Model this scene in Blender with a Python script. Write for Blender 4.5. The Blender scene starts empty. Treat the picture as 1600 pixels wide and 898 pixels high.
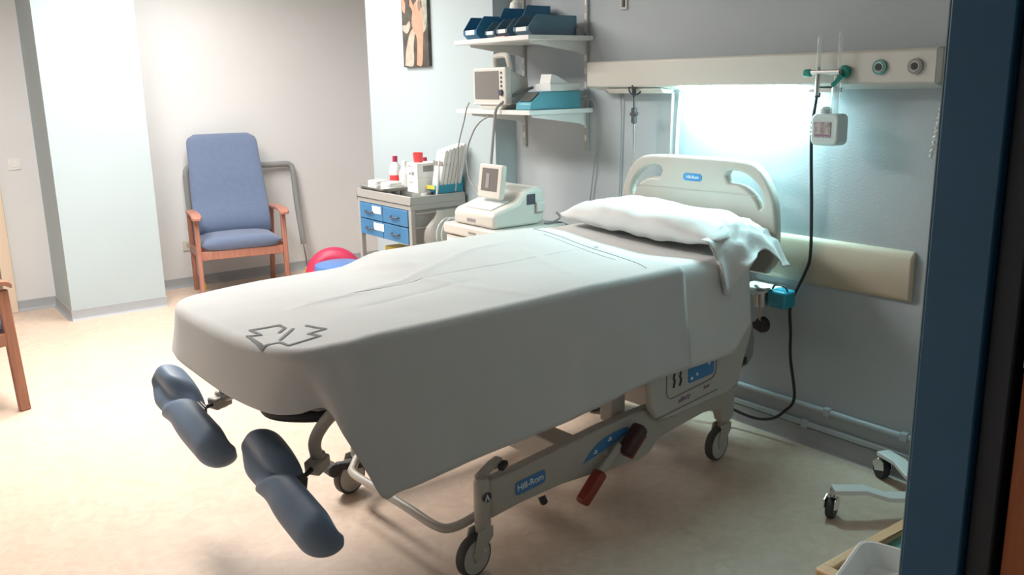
import bpy, bmesh, math, random
from math import sin, cos, pi, radians, sqrt, atan2
from mathutils import Vector, Matrix, noise
S = bpy.context.scene
COL = S.collection
random.seed(4)

# ---------------------------------------------------------------- camera, world, lights, exposure
cam = bpy.data.cameras.new('camera'); camo = bpy.data.objects.new('camera', cam); COL.objects.link(camo)
yaw, pit, rol = 0.639185289, 0.228777093, -0.0194185597
fw = Vector((sin(yaw)*cos(pit), cos(yaw)*cos(pit), -sin(pit)))
r0 = Vector((cos(yaw), -sin(yaw), 0)); u0 = r0.cross(fw)
rr = r0*cos(rol)+u0*sin(rol); uu = -r0*sin(rol)+u0*cos(rol)
mw = Matrix((( rr.x, uu.x, -fw.x, 0), (rr.y, uu.y, -fw.y, 0), (rr.z, uu.z, -fw.z, 1.5), (0, 0, 0, 1)))
camo.matrix_world = mw
cam.sensor_width = 36; cam.lens = 1380.09/1600*36; cam.clip_start = .02
S.camera = camo

world = bpy.data.worlds.new('world'); S.world = world; world.use_nodes = True
bg = world.node_tree.nodes['Background']; bg.inputs[0].default_value = (.75, .82, .9, 1); bg.inputs[1].default_value = .045

def area(name, loc, sx, sy, power, col, rot=(0, 0, 0)):
    l = bpy.data.lights.new(name, 'AREA'); l.shape = 'RECTANGLE'; l.size = sx; l.size_y = sy
    l.energy = power; l.color = col
    o = bpy.data.objects.new(name, l); o.location = loc; o.rotation_euler = rot; COL.objects.link(o); return o
LAMPS = [(.70, 4.35, 50), (1.85, 5.45, 20)]
for lx, ly, lp in LAMPS:
    LL = area('ceiling_lamp_light', (lx, ly, 2.59), .6, 1.2, lp, (1, .965, .935)); LL.data.spread = radians(165)
S.view_settings.view_transform = 'Standard'; S.view_settings.look = 'None'
S.view_settings.exposure = .70; S.view_settings.gamma = 1; S.view_settings.use_curve_mapping = False

# ---------------------------------------------------------------- materials
def mat(name, c, rough=.5, metal=0, var=0, vscale=8, bump=0, bscale=200, alpha=1, trans=0, emit=None, es=0, spec=None, sheen=0):
    m = bpy.data.materials.new(name); m.use_nodes = True; nt = m.node_tree
    p = nt.nodes['Principled BSDF']; p.inputs['Base Color'].default_value = (*c, 1)
    p.inputs['Roughness'].default_value = rough; p.inputs['Metallic'].default_value = metal
    if spec is not None: p.inputs['Specular IOR Level'].default_value = spec
    if trans: p.inputs['Transmission Weight'].default_value = trans
    if alpha < 1: p.inputs['Alpha'].default_value = alpha
    if sheen: p.inputs['Sheen Weight'].default_value = sheen
    if emit: p.inputs['Emission Color'].default_value = (*emit, 1); p.inputs['Emission Strength'].default_value = es
    tc = nt.nodes.new('ShaderNodeTexCoord')
    if var:
        n = nt.nodes.new('ShaderNodeTexNoise'); n.inputs['Scale'].default_value = vscale; n.inputs['Detail'].default_value = 5
        nt.links.new(tc.outputs['Object'], n.inputs['Vector'])
        r = nt.nodes.new('ShaderNodeMapRange'); r.inputs[1].default_value = .3; r.inputs[2].default_value = .7
        r.inputs[3].default_value = 1-var; r.inputs[4].default_value = 1+var
        nt.links.new(n.outputs['Fac'], r.inputs[0])
        mx = nt.nodes.new('ShaderNodeVectorMath'); mx.operation = 'SCALE'; mx.inputs[0].default_value = c
        nt.links.new(r.outputs[0], mx.inputs['Scale']); nt.links.new(mx.outputs[0], p.inputs['Base Color'])
    if bump:
        n = nt.nodes.new('ShaderNodeTexNoise'); n.inputs['Scale'].default_value = bscale; n.inputs['Detail'].default_value = 3
        nt.links.new(tc.outputs['Object'], n.inputs['Vector'])
        b = nt.nodes.new('ShaderNodeBump'); b.inputs['Strength'].default_value = bump; b.inputs['Distance'].default_value = .004
        nt.links.new(n.outputs['Fac'], b.inputs['Height']); nt.links.new(b.outputs[0], p.inputs['Normal'])
    return m

def wood(name, c1, c2, sc=6, axis='Z', rough=.45):
    m = mat(name, c1, rough); nt = m.node_tree; p = nt.nodes['Principled BSDF']
    tc = nt.nodes.new('ShaderNodeTexCoord'); mp = nt.nodes.new('ShaderNodeMapping')
    s = {'X': (1, 9, 9), 'Y': (9, 1, 9), 'Z': (9, 9, 1)}[axis]; mp.inputs['Scale'].default_value = s
    n = nt.nodes.new('ShaderNodeTexNoise'); n.inputs['Scale'].default_value = sc; n.inputs['Detail'].default_value = 6; n.inputs['Distortion'].default_value = .6
    cr = nt.nodes.new('ShaderNodeValToRGB'); cr.color_ramp.elements[0].position = .35; cr.color_ramp.elements[1].position = .65
    cr.color_ramp.elements[0].color = (*c1, 1); cr.color_ramp.elements[1].color = (*c2, 1)
    nt.links.new(tc.outputs['Object'], mp.inputs[0]); nt.links.new(mp.outputs[0], n.inputs['Vector'])
    nt.links.new(n.outputs['Fac'], cr.inputs[0]); nt.links.new(cr.outputs[0], p.inputs['Base Color'])
    return m

def floor_mat():
    m = mat('vinyl_floor', (.70, .56, .43), .38); nt = m.node_tree; p = nt.nodes['Principled BSDF']
    tc = nt.nodes.new('ShaderNodeTexCoord')
    n1 = nt.nodes.new('ShaderNodeTexNoise'); n1.inputs['Scale'].default_value = 14; n1.inputs['Detail'].default_value = 8; n1.inputs['Distortion'].default_value = 1.5
    n2 = nt.nodes.new('ShaderNodeTexNoise'); n2.inputs['Scale'].default_value = 1.3; n2.inputs['Detail'].default_value = 2
    cr = nt.nodes.new('ShaderNodeValToRGB')
    cr.color_ramp.elements[0].position = .3; cr.color_ramp.elements[0].color = (.62, .475, .37, 1)
    cr.color_ramp.elements[1].position = .7; cr.color_ramp.elements[1].color = (.72, .57, .455, 1)
    ad = nt.nodes.new('ShaderNodeMath'); ad.operation = 'ADD'; ml = nt.nodes.new('ShaderNodeMath'); ml.operation = 'MULTIPLY_ADD'
    ml.inputs[1].default_value = .4; ml.inputs[2].default_value = -.2
    for n in (n1, n2): nt.links.new(tc.outputs['Object'], n.inputs['Vector'])
    nt.links.new(n2.outputs['Fac'], ml.inputs[0]); nt.links.new(n1.outputs['Fac'], ad.inputs[0]); nt.links.new(ml.outputs[0], ad.inputs[1])
    nt.links.new(ad.outputs[0], cr.inputs[0]); nt.links.new(cr.outputs[0], p.inputs['Base Color'])
    return m

M = dict(
 floor=floor_mat(),
 ceil=mat('ceiling_paint', (.66, .66, .64), .9),
 wall_w=mat('warm_white_wall_paint', (.68, .69, .695), .8, var=.02, vscale=2, bump=.12, bscale=260),
 wall_b=mat('pale_blue_wall_paint', (.44, .525, .555), .75, var=.02, vscale=2, bump=.12, bscale=260),
 wall_g=mat('grey_blue_wall_paint', (.43, .475, .505), .75, var=.025, vscale=3, bump=.3, bscale=260),
 wall_d=mat('dull_blue_grey_wall_paint', (.5, .53, .55), .8, bump=.12, bscale=260),
 base=mat('grey_vinyl_baseboard', (.36, .38, .40), .45, var=.03),
 conduit=mat('painted_conduit', (.44, .50, .53), .4),
 bump=mat('beige_wall_bumper', (.50, .43, .33), .55, var=.04, vscale=10),
 unit=mat('cream_enamel', (.62, .60, .55), .4),
 unit_end=mat('olive_grey_end_cap', (.25, .27, .24), .5),
 diff=mat('lamp_diffuser', (.8, 1, 1), .5, emit=(.56, .97, 1), es=46),
 ceil_lamp=mat('ceiling_lamp_diffuser', (1, 1, 1), .5, emit=(1, .93, .84), es=6),
 bedplastic=mat('bed_beige_plastic', (.52, .49, .44), .38),
 bedpaint=mat('bed_beige_paint', (.46, .43, .38), .35),
 bedgrey=mat('bed_grey_plastic', (.26, .26, .25), .45),
 dark=mat('dark_rubber', (.03, .03, .032), .55),
 tyre=mat('grey_tyre', (.07, .065, .06), .6),
 hub=mat('wheel_hub', (.50, .48, .45), .4),
 darkgrey=mat('dark_grey_metal', (.09, .09, .09), .4, .3),
 sheet=mat('white_cotton_sheet', (.59, .59, .585), .92, var=.02, vscale=4, bump=.15, bscale=420, sheen=.2),
 linen=mat('white_cotton_linen', (.68, .68, .67), .92, var=.02, vscale=6, bump=.2, bscale=60, sheen=.2),
 hem_shade=mat('hem_shadow_grey', (.26, .28, .29), .9),  # shade under the sheet's hem, put in as a dark colour
 print_g=mat('grey_print', (.21, .22, .215), .9),
 mattress=mat('mattress_cover', (.35, .38, .42), .6),
 pad=mat('slate_blue_pad', (.14, .20, .29), .5, var=.06, vscale=12),
 bedblue=mat('blue_decal', (.06, .22, .48), .4),
 bedblue2=mat('bright_blue_badge', (.05, .28, .60), .4),
 white=mat('white_plastic', (.75, .75, .73), .4),
 whitep=mat('white_paper', (.82, .82, .80), .8),
 lettering=mat('white_lettering', (.8, .85, .88), .5),
 purple=mat('purple_lettering', (.30, .16, .26), .5),
 ink=mat('dark_ink', (.07, .07, .09), .5),
 red=mat('dark_red_plastic', (.26, .035, .02), .4),
 brtred=mat('bright_red_plastic', (.75, .06, .06), .4),
 maroon=mat('maroon_cap', (.42, .03, .08), .4),
 blackred=mat('black_pedal_rubber', (.05, .02, .018), .5),
 chairblue=mat('slate_blue_upholstery', (.125, .17, .275), .85, var=.05, vscale=30, bump=.5, bscale=500, sheen=.3),
 chairwood=wood('reddish_beech', (.36, .15, .105), (.44, .20, .145)),
 darkwood=wood('brown_beech', (.30, .125, .075), (.38, .17, .105)),
 doorwood=wood('orange_veneer', (.36, .085, .02), (.46, .13, .04), rough=.4),
 palewood=wood('pale_wood', (.55, .36, .18), (.66, .46, .26), axis='X'),
 cream_trim=mat('cream_trim', (.72, .58, .45), .5),
 brown_dark=mat('dark_brown_door', (.22, .17, .12), .5),
 framegrey=mat('grey_foam_tube', (.27, .28, .28), .6),
 chrome=mat('chrome', (.7, .7, .7), .18, 1),
 steel=mat('brushed_steel', (.52, .51, .49), .32, .85),
 cartgrey=mat('cart_grey_paint', (.42, .42, .40), .4, .2),
 drawer=mat('blue_drawer', (.055, .20, .40), .4),
 binblue=mat('blue_bin', (.03, .17, .32), .4),
 binteal=mat('teal_bin', (.03, .30, .42), .35),
 bindark=mat('grey_blue_bin', (.10, .19, .26), .45),
 royal=mat('royal_blue_tub', (.02, .12, .52), .35),
 yellow=mat('yellow_plastic', (.85, .66, .08), .5),
 pink=mat('crimson_vinyl', (.50, .025, .085), .45),
 stoolblue=mat('blue_vinyl_seat', (.09, .20, .50), .3),
 doorblue=mat('blue_gloss_paint', (.014, .10, .21), .42, var=.05, vscale=5),
 frameedge=mat('grey_green_edge', (.16, .24, .25), .5),
 gap=mat('dark_rebate', (.012, .018, .03), .5),
 clear=mat('clear_plastic', (.85, .9, .9), .12, alpha=.35),
 bagp=mat('cloudy_plastic_bag', (.55, .54, .50), .35, alpha=.55, bump=.8, bscale=25),
 screen=mat('grey_screen', (.17, .16, .15), .22),
 screen2=mat('dark_screen', (.10, .10, .10), .15),
 green=mat('green_plastic', (.02, .30, .24), .4),
 tealgreen=mat('teal_outlet', (.10, .30, .28), .4),
 bottle=mat('suction_bottle', (.62, .74, .74), .25),
 bluedev=mat('light_blue_case', (.10, .36, .45), .4),
 canvas=mat('painted_canvas_dark', (.07, .065, .055), .7, var=.5, vscale=14),
 skin=mat('painted_peach', (.55, .30, .21), .7, var=.12, vscale=20),
 skin2=mat('painted_pale', (.48, .39, .32), .7, var=.2, vscale=30),
 hairp=mat('painted_umber', (.28, .18, .14), .7, var=.2, vscale=30),
 paintgrey=mat('painted_grey_green', (.36, .38, .32), .7, var=.3, vscale=30),
 cable=mat('black_cable', (.015, .015, .017), .4),
 gcable=mat('grey_cable', (.28, .28, .28), .5),
)

# ---------------------------------------------------------------- helpers
def mk(name, bm, m, parent=None, bevel=0, ang=35, seg=2, solid=0, sub=0, link=True):
    bmesh.ops.remove_doubles(bm, verts=bm.verts, dist=1e-6)
    bmesh.ops.recalc_face_normals(bm, faces=bm.faces)
    me = bpy.data.meshes.new(name); bm.to_mesh(me); bm.free()
    me.materials.append(M[m] if isinstance(m, str) else m)
    for p in me.polygons: p.use_smooth = True
    me.set_sharp_from_angle(angle=radians(ang))
    o = bpy.data.objects.new(name, me); COL.objects.link(o)
    if parent is not None: o.parent = parent
    if solid:
        s = o.modifiers.new('s', 'SOLIDIFY'); s.thickness = solid; s.offset = 0
    if bevel:
        b = o.modifiers.new('b', 'BEVEL'); b.width = bevel; b.segments = seg; b.limit_method = 'ANGLE'; b.angle_limit = radians(40); b.harden_normals = False
    if sub:
        s = o.modifiers.new('u', 'SUBSURF'); s.levels = sub; s.render_levels = sub
    return o
def nb(): return bmesh.new()
def box(bm, a, b, rz=0, piv=None):
    x0, y0, z0 = a; x1, y1, z1 = b
    vs = [bm.verts.new(Vector(p)) for p in ((x0,y0,z0),(x1,y0,z0),(x1,y1,z0),(x0,y1,z0),(x0,y0,z1),(x1,y0,z1),(x1,y1,z1),(x0,y1,z1))]
    for f in ((3,2,1,0),(4,5,6,7),(0,1,5,4),(1,2,6,5),(2,3,7,6),(3,0,4,7)): bm.faces.new([vs[i] for i in f])
    if rz:
        piv = Vector(piv) if piv else Vector(((x0+x1)/2, (y0+y1)/2, 0))
        R = Matrix.Rotation(rz, 3, 'Z')
        for v in vs: v.co = piv + R @ (v.co-piv)
    return vs
def bar(bm, p, q, w, h, up=(0, 0, 1)):
    p = Vector(p); q = Vector(q); d = (q-p).normalized(); up = Vector(up)
    s = d.cross(up).normalized(); t = s.cross(d)
    vs = []
    for c in (p, q):
        for a, b in ((-1,-1),(1,-1),(1,1),(-1,1)): vs.append(bm.verts.new(c+s*a*w/2+t*b*h/2))
    for f in ((3,2,1,0),(4,5,6,7),(0,1,5,4),(1,2,6,5),(2,3,7,6),(3,0,4,7)): bm.faces.new([vs[i] for i in f])
def cat(pts, n=8):
    P = [Vector(p) for p in pts]; P = [P[0]*2-P[1]]+P+[P[-1]*2-P[-2]]; out = []
    for i in range(1, len(P)-2):
        for k in range(n):
            t = k/n; a, b, c, d = P[i-1], P[i], P[i+1], P[i+2]
            out.append(.5*((2*b)+(c-a)*t+(2*a-5*b+4*c-d)*t*t+(-a+3*b-3*c+d)*t**3))
    out.append(P[-2]); return out
def tube(bm, pts, r, n=10, caps=True):
    pts = [Vector(p) for p in pts]; rings = []
    d0 = (pts[1]-pts[0]).normalized(); a = Vector((0, 0, 1)) if abs(d0.z) < .9 else Vector((1, 0, 0))
    nrm = d0.cross(a).normalized()
    for i, p in enumerate(pts):
        if i == 0: d = pts[1]-p
        elif i == len(pts)-1: d = p-pts[i-1]
        else: d = (pts[i+1]-p).normalized()+(p-pts[i-1]).normalized()
        d.normalize(); nrm = (nrm-d*nrm.dot(d)).normalized(); bn = d.cross(nrm)
        rad = r[i] if isinstance(r, (list, tuple)) else r
        rings.append([bm.verts.new(p+(nrm*cos(2*pi*k/n)+bn*sin(2*pi*k/n))*rad) for k in range(n)])
    for a, b in zip(rings, rings[1:]):
        for k in range(n): bm.faces.new((a[k], a[(k+1) % n], b[(k+1) % n], b[k]))
    if caps: bm.faces.new(rings[0][::-1]); bm.faces.new(rings[-1])
def lathe(bm, prof, c=(0, 0, 0), axis='Z', n=24):
    rings = []
    for r, h in prof:
        ring = []
        for k in range(n):
            a = 2*pi*k/n; x, y = r*cos(a), r*sin(a)
            p = {'Z': (x, y, h), 'Y': (x, h, y), 'X': (h, x, y)}[axis]
            ring.append(bm.verts.new(Vector(c)+Vector(p)))
        rings.append(ring)
    for a, b in zip(rings, rings[1:]):
        for k in range(n): bm.faces.new((a[k], a[(k+1) % n], b[(k+1) % n], b[k]))
    bm.faces.new(rings[0][::-1]); bm.faces.new(rings[-1])
def prism(bm, poly, d0, d1, plane='xz'):
    # poly in 2D, extruded along the missing axis
    def P(a, b, c): return {'xz': (a, c, b), 'yz': (c, a, b), 'xy': (a, b, c)}[plane]
    A = [bm.verts.new(P(a, b, d0)) for a, b in poly]; B = [bm.verts.new(P(a, b, d1)) for a, b in poly]
    bm.faces.new(A); bm.faces.new(B[::-1]); n = len(poly)
    for i in range(n): bm.faces.new((A[i], A[(i+1) % n], B[(i+1) % n], B[i]))
def rrect(x0, x1, z0, z1, r, n=6):
    out = []
    for cx, cz, a0 in ((x1-r, z1-r, 0), (x0+r, z1-r, 90), (x0+r, z0+r, 180), (x1-r, z0+r, 270)):
        for k in range(n+1):
            a = radians(a0+90*k/n); out.append((cx+r*cos(a), cz+r*sin(a)))
    return out
def grid(bm, P, closed=False):
    V = [[bm.verts.new(p) for p in row] for row in P]
    for i in range(len(V)-1):
        m = len(V[i])
        for j in range(m if closed else m-1): bm.faces.new((V[i][j], V[i][(j+1) % m], V[i+1][(j+1) % m], V[i+1][j]))
    return V
def curve2d(name, loops, thick, m, parent, bev=.004):
    # filled outline with holes, lying in local XY, extruded along Z; returned as a mesh object
    cu = bpy.data.curves.new(name, 'CURVE'); cu.dimensions = '2D'; cu.fill_mode = 'BOTH'; cu.extrude = thick/2-bev; cu.bevel_depth = bev; cu.bevel_resolution = 2
    for L in loops:
        sp = cu.splines.new('POLY'); sp.points.add(len(L)-1); sp.use_cyclic_u = True
        for p, q in zip(sp.points, L): p.co = (q[0], q[1], 0, 1)
    t = bpy.data.objects.new('tmp', cu); COL.objects.link(t); bpy.context.view_layer.update()
    me = bpy.data.meshes.new_from_object(t.evaluated_get(bpy.context.evaluated_depsgraph_get()))
    bpy.data.objects.remove(t)
    me.materials.clear(); me.materials.append(M[m])
    for p in me.polygons: p.use_smooth = True
    me.set_sharp_from_angle(angle=radians(35)); me.name = name
    o = bpy.data.objects.new(name, me); COL.objects.link(o); o.parent = parent
    return o
def text(name, s, size, m, parent, origin, ex, ey, ext=.0004, shear=0, align='CENTER'):
    cu = bpy.data.curves.new(name, 'FONT'); cu.body = s; cu.size = size; cu.extrude = ext; cu.align_x = align; cu.align_y = 'CENTER'; cu.shear = shear; cu.offset = size*.012
    t = bpy.data.objects.new('tmp', cu); COL.objects.link(t); bpy.context.view_layer.update()
    me = bpy.data.meshes.new_from_object(t.evaluated_get(bpy.context.evaluated_depsgraph_get()))
    bpy.data.objects.remove(t)
    ex = Vector(ex).normalized(); ey = Vector(ey).normalized(); ez = ex.cross(ey)
    R = Matrix((ex, ey, ez)).transposed().to_4x4()
    me.transform(Matrix.Translation(Vector(origin)) @ R)
    me.materials.clear(); me.materials.append(M[m]); me.name = name
    o = bpy.data.objects.new(name, me); COL.objects.link(o); o.parent = parent
    return o
def thing(name, label, cat_, loc=(0, 0, 0), rz=0, group=None):
    o = bpy.data.objects.new(name, None); COL.objects.link(o); o.location = loc; o.rotation_euler = (0, 0, rz)
    o.empty_display_size = .1
    o['label'] = label; o['category'] = cat_
    if group: o['group'] = group
    return o
def tag(o, label, cat_, group=None):
    o['label'] = label; o['category'] = cat_
    if group: o['group'] = group
    return o
def struct(name, bm, m, parent=None, **k):
    o = mk(name, bm, m, parent, **k)
    if parent is None: o['kind'] = 'structure'
    return o
def copytree(o, parent=None):
    c = o.copy(); COL.objects.link(c); c.parent = parent
    for ch in [x for x in bpy.data.objects if x.parent is o]: copytree(ch, c)
    return c
def dup(root, loc, rz, label, group=None):
    c = copytree(root); c.location = loc; c.rotation_euler = (0, 0, rz); c['label'] = label
    if group: c['group'] = group
    return c
def sm(a, b, x):
    t = max(0, min(1, (x-a)/(b-a))); return t*t*(3-2*t)
def onebox(name, a, b, m, parent=None, bevel=.003, **k):
    bm = nb(); box(bm, a, b); return mk(name, bm, m, parent, bevel=bevel, **k)

# ---------------------------------------------------------------- room shell
XR, YB, XP, YP, ZC = 3.04, 6.87, 2.894, 4.02, 2.62
def sbox(name, a, b, m, bevel=0):
    bm = nb(); box(bm, a, b); return struct(name, bm, m, bevel=bevel)
sbox('floor', (-1.7, -2.2, -.1), (4.0, 7.1, 0), 'floor')
sbox('ceiling', (-1.7, -2.2, ZC), (4.0, 7.1, ZC+.1), 'ceil')
sbox('wall_back', (-1.6, YB, 0), (4.0, YB+.12, ZC), 'wall_w')
bm = nb(); box(bm, (XR, -.0, 0), (XR+.15, YP, ZC)); struct('wall_right', bm, 'wall_g')
bm = nb(); box(bm, (XP, YP, 0), (XR+.15, 5.46, ZC)); struct('wall_right_pier', bm, 'wall_b')
sbox('wall_right_recess', (3.75, 5.3, 0), (3.9, YB, ZC), 'wall_w')
sbox('wall_right_return', (XR+.15, 5.3, 0), (3.75, 5.46, ZC), 'wall_w')
sbox('wall_left', (-1.7, -.0, 0), (-1.6, YB, ZC), 'wall_w')
sbox('wall_column', (1.05, 6.33, 0), (1.66, YB, ZC), 'wall_b')
# front wall with the doorway the camera looks through
FY0, FY1 = .30, .604
sbox('wall_front_right', (1.24, FY0+.03, 0), (XR, FY1-.012, ZC), 'wall_d')
sbox('wall_front_left', (-1.6, FY0+.03, 0), (-.62, FY1-.012, ZC), 'wall_d')
sbox('wall_front_lintel', (-.62, FY0+.03, 2.16), (1.24, FY1-.012, ZC), 'wall_d')
d = bpy.data.objects.new('door_1', None); COL.objects.link(d); d['kind'] = 'structure'; d.location = (1.15, .55, 0)
def dl(a): return (a[0]-1.15, a[1]-.55, a[2])
def dbox(name, a, b, m, bevel=.003):
    bm = nb(); box(bm, dl(a), dl(b)); return mk(name, bm, m, d, bevel=bevel)
dbox('door_jamb', (1.15, .520, 0), (1.30, .603, 2.14), 'doorblue')
dbox('jamb_edge', (1.153, .603, 0), (1.30, .6075, 2.14), 'frameedge', .002)
dbox('door_stop', (1.163, .485, 0), (1.30, .520, 2.14), 'gap')
dbox('door_jamb', (-.72, .47, 0), (-.60, .604, 2.14), 'doorblue')
dbox('door_head', (-.72, .47, 2.08), (1.30, .604, 2.2), 'doorblue')
# orange veneered leaf standing open against the corridor side, hinged on the jamb
bm = nb(); box(bm, dl((1.172, -.40, .01)), dl((1.212, .476, 2.07))); leaf = mk('door_leaf', bm, 'doorwood', d, bevel=.002)
bm = nb(); box(bm, dl((1.168, .4505, 1.13)), dl((1.173, .4755, 1.24))); mk('lock_plate', bm, 'steel', d, bevel=.001)
bm = nb(); box(bm, dl((1.168, .455, 1.24)), dl((1.1721, .476, 2.05))); mk('door_edge_strip', bm, 'doorblue', d, bevel=.001)

# baseboards: coved vinyl, thin and slightly proud
def skirting(name, p, q, nrm, h=.075):
    bm = nb(); p = Vector(p); q = Vector(q); n = Vector(nrm)
    prof = [(0, 0), (.022, 0), (.012, .008), (.006, .02), (.005, h-.003), (0, h)]
    A = [bm.verts.new(p+n*a+Vector((0, 0, b))) for a, b in prof]; B = [bm.verts.new(q+n*a+Vector((0, 0, b))) for a, b in prof]
    for i in range(len(prof)-1): bm.faces.new((A[i], A[i+1], B[i+1], B[i]))
    bm.faces.new(A); bm.faces.new(B[::-1])
    o = mk(name, bm, 'base'); o['kind'] = 'structure'; return o
skirting('baseboard_back', (1.66, YB, 0), (3.75, YB, 0), (0, -1, 0))
skirting('baseboard_back_left', (.805, YB, 0), (1.05, YB, 0), (0, -1, 0))
skirting('baseboard_column_front', (1.045, 6.33, 0), (1.665, 6.33, 0), (0, -1, 0))
skirting('baseboard_column_side', (1.05, 6.33, 0), (1.05, YB, 0), (-1, 0, 0))
skirting('baseboard_right', (XR, .62, 0), (XR, YP, 0), (-1, 0, 0))
skirting('baseboard_right_pier', (XP, YP, 0), (XP, 5.46, 0), (-1, 0, 0))
# far left doorway edge on the back wall
dd = bpy.data.objects.new('door_2', None); COL.objects.link(dd); dd['kind'] = 'structure'; dd.location = (.748, YB, 0)
bm = nb(); box(bm, (-.02, -.03, 0), (.055, .0, 2.1)); box(bm, (-1.0, -.03, 2.1), (.055, 0, 2.17)); box(bm, (-1.0, -.03, 0), (-.93, 0, 2.1)); mk('door_casing', bm, 'cream_trim', dd, bevel=.004)
bm = nb(); box(bm, (-.93, -.012, .01), (-.02, -.001, 2.1)); mk('door_leaf', bm, 'brown_dark', dd)

# ceiling fluorescent fixture
for (lx, ly, lp), lab in zip(LAMPS, ('white rectangular ceiling lamp above the open floor left of the bed', 'white rectangular ceiling lamp above the supply cart and armchair')):
    t = thing('ceiling_lamp', lab, 'lamp', (lx, ly, 2.60))
    bm = nb(); box(bm, (-.34, -.64, -.004), (-.3, .64, .02)); box(bm, (.3, -.64, -.004), (.34, .64, .02)); box(bm, (-.3, -.64, -.004), (.3, -.6, .02)); box(bm, (-.3, .6, -.004), (.3, .64, .02)); mk('lamp_frame', bm, 'white', t)
    onebox('diffuser', (-.3, -.6, .006), (.3, .6, .02), 'ceil_lamp', t, bevel=0)

# ---------------------------------------------------------------- head wall fittings
t = thing('bed_head_unit', 'long cream wall-mounted trunking unit with a lit reading lamp above the bed', 'bed head unit', (XR, 2.4, 1.45)); HU = t
bm = nb(); prism(bm, [(-.12, .128), (-.12, .021), (-.112, .016), (-.002, -.002), (-.002, .135), (-.112, .135)], -.84, .89, 'xz'); mk('housing', bm, 'unit', t, bevel=.004)
bm = nb(); prism(bm, [(-.1205, .129), (-.1205, .02), (-.112, .014), (-.002, -.004), (-.002, .136), (-.112, .136)], -.862, -.84, 'xz'); mk('end_cap', bm, 'unit_end', t, bevel=.003)
bm = nb(); prism(bm, [(-.116, .020), (-.108, .0), (-.05, -.016), (-.02, -.012), (-.01, 0)], -.30, .30, 'xz'); mk('lamp_diffuser', bm, 'diff', t, bevel=.003)
bm = nb(); box(bm, (-.09, -.44, -.012), (-.03, -.33, .006)); mk('lamp_end_bracket', bm, 'steel', t, bevel=.004)
bm = nb(); prism(bm, [(-.10, .010), (-.08, -.012), (-.03, -.016), (-.01, .0)], .42, .78, 'xz'); mk('lower_cover', bm, 'unit', t, bevel=.004)
for yy, c1 in ((-.64, 'tealgreen'), (-.77, 'bedgrey')):
    bm = nb(); lathe(bm, [(.0, .004), (.024, .004), (.026, .0), (.026, -.012), (.0, -.012)][::-1], (-.118, yy, .075), 'X', 24)
    so = mk('gas_outlet', bm, c1, t)
    bm = nb(); tube(bm, [(-.131, yy+.016*cos(2*pi*k/24), .075+.016*sin(2*pi*k/24)) for k in range(25)], .0022, 6); mk('outlet_ring', bm, 'unit', so)
    bm = nb(); lathe(bm, [(.0005, -.0132), (.011, -.0132), (.011, -.0118)], (-.118, yy, .075), 'X', 20); mk('outlet_socket', bm, 'dark', so)

# suction / oxygen set plugged into the unit
t = thing('oxygen_flowmeter', 'clear twin-tube gas flowmeter with green knobs plugged into the cream wall unit', 'flowmeter', (2.88, 1.95, 1.5))
bm = nb(); lathe(bm, [(.001, 0), (.007, 0), (.008, .01), (.008, .12), (.004, .13), (.001, .13)], (-.0, .03, .01)); mk('sight_tube', bm, 'clear', t)
bm = nb(); lathe(bm, [(.001, 0), (.006, 0), (.0065, .12), (.001, .125)], (0, -.055, .025)); mk('sight_tube', bm, 'clear', t)
bm = nb(); tube(bm, [(0, .06, .012), (0, -.06, .012)], .009); tube(bm, [(0, .03, .03), (0, .03, -.07)], .008); tube(bm, [(0, -.055, .012), (.055, -.055, .012)], .01); mk('metal_body', bm, 'steel', t)
bm = nb(); lathe(bm, [(.001, .058), (.012, .06), (.014, .064), (.014, .084), (.001, .086)], (0, 0, .010), 'Y'); mk('flow_knob', bm, 'green', t)
bm = nb(); lathe(bm, [(.001, -.006), (.020, -.006), (.023, .0), (.023, .014), (.001, .014)], (.02, -.06, .012), 'X'); bar(bm, (.008, -.065, .0), (-.004, -.035, -.036), .016, .014); mk('gas_probe', bm, 'green', t)
t = thing('suction_bottle', 'small translucent white canister with a printed label hanging below the wall unit', 'bottle', (2.90, 1.93, 1.25))
bm = nb(); prism(bm, rrect(-.055, .06, .0, .115, .022), -.028, .028, 'yz')
for v in bm.verts: v.co.x *= 1.15
o_b = mk('canister', bm, 'bottle', t, bevel=.008, seg=3)
bm = nb(); tube(bm, [(0, -.015, .112), (0, -.015, .20), (0, -.018, .245)], [.016, .015, .010]); mk('neck_tube', bm, 'clear', t)
bm = nb(); lathe(bm, [(.001, .112), (.022, .112), (.022, .13), (.012, .14), (.001, .14)], (0, .022, 0)); mk('cap', bm, 'bottle', t)
bm = nb(); box(bm, (-.0345, -.025, .03), (-.0325, .045, .085)); lab = mk('label_sticker', bm, mat('pink_grey_label', (.42, .36, .36), .6, var=.4, vscale=60), t)
bm = nb(); box(bm, (-.035, -.02, .035), (-.0344, .04, .041)); mk('label_stripe', bm, 'purple', lab)
bm = nb(); tube(bm, [(0, .055, .055), (0, .082, .052)], .004); tube(bm, [(0, .055, .07), (0, .085, .068)], .004); tube(bm, [(0, .055, .04), (0, .08, .038)], .004); mk('hose_barb', bm, 'steel', t)
bm = nb(); tube(bm, [(0, -.018, .245), (0.0, -.018, .2505)], .012); mk('hanger', bm, 'steel', t)
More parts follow.
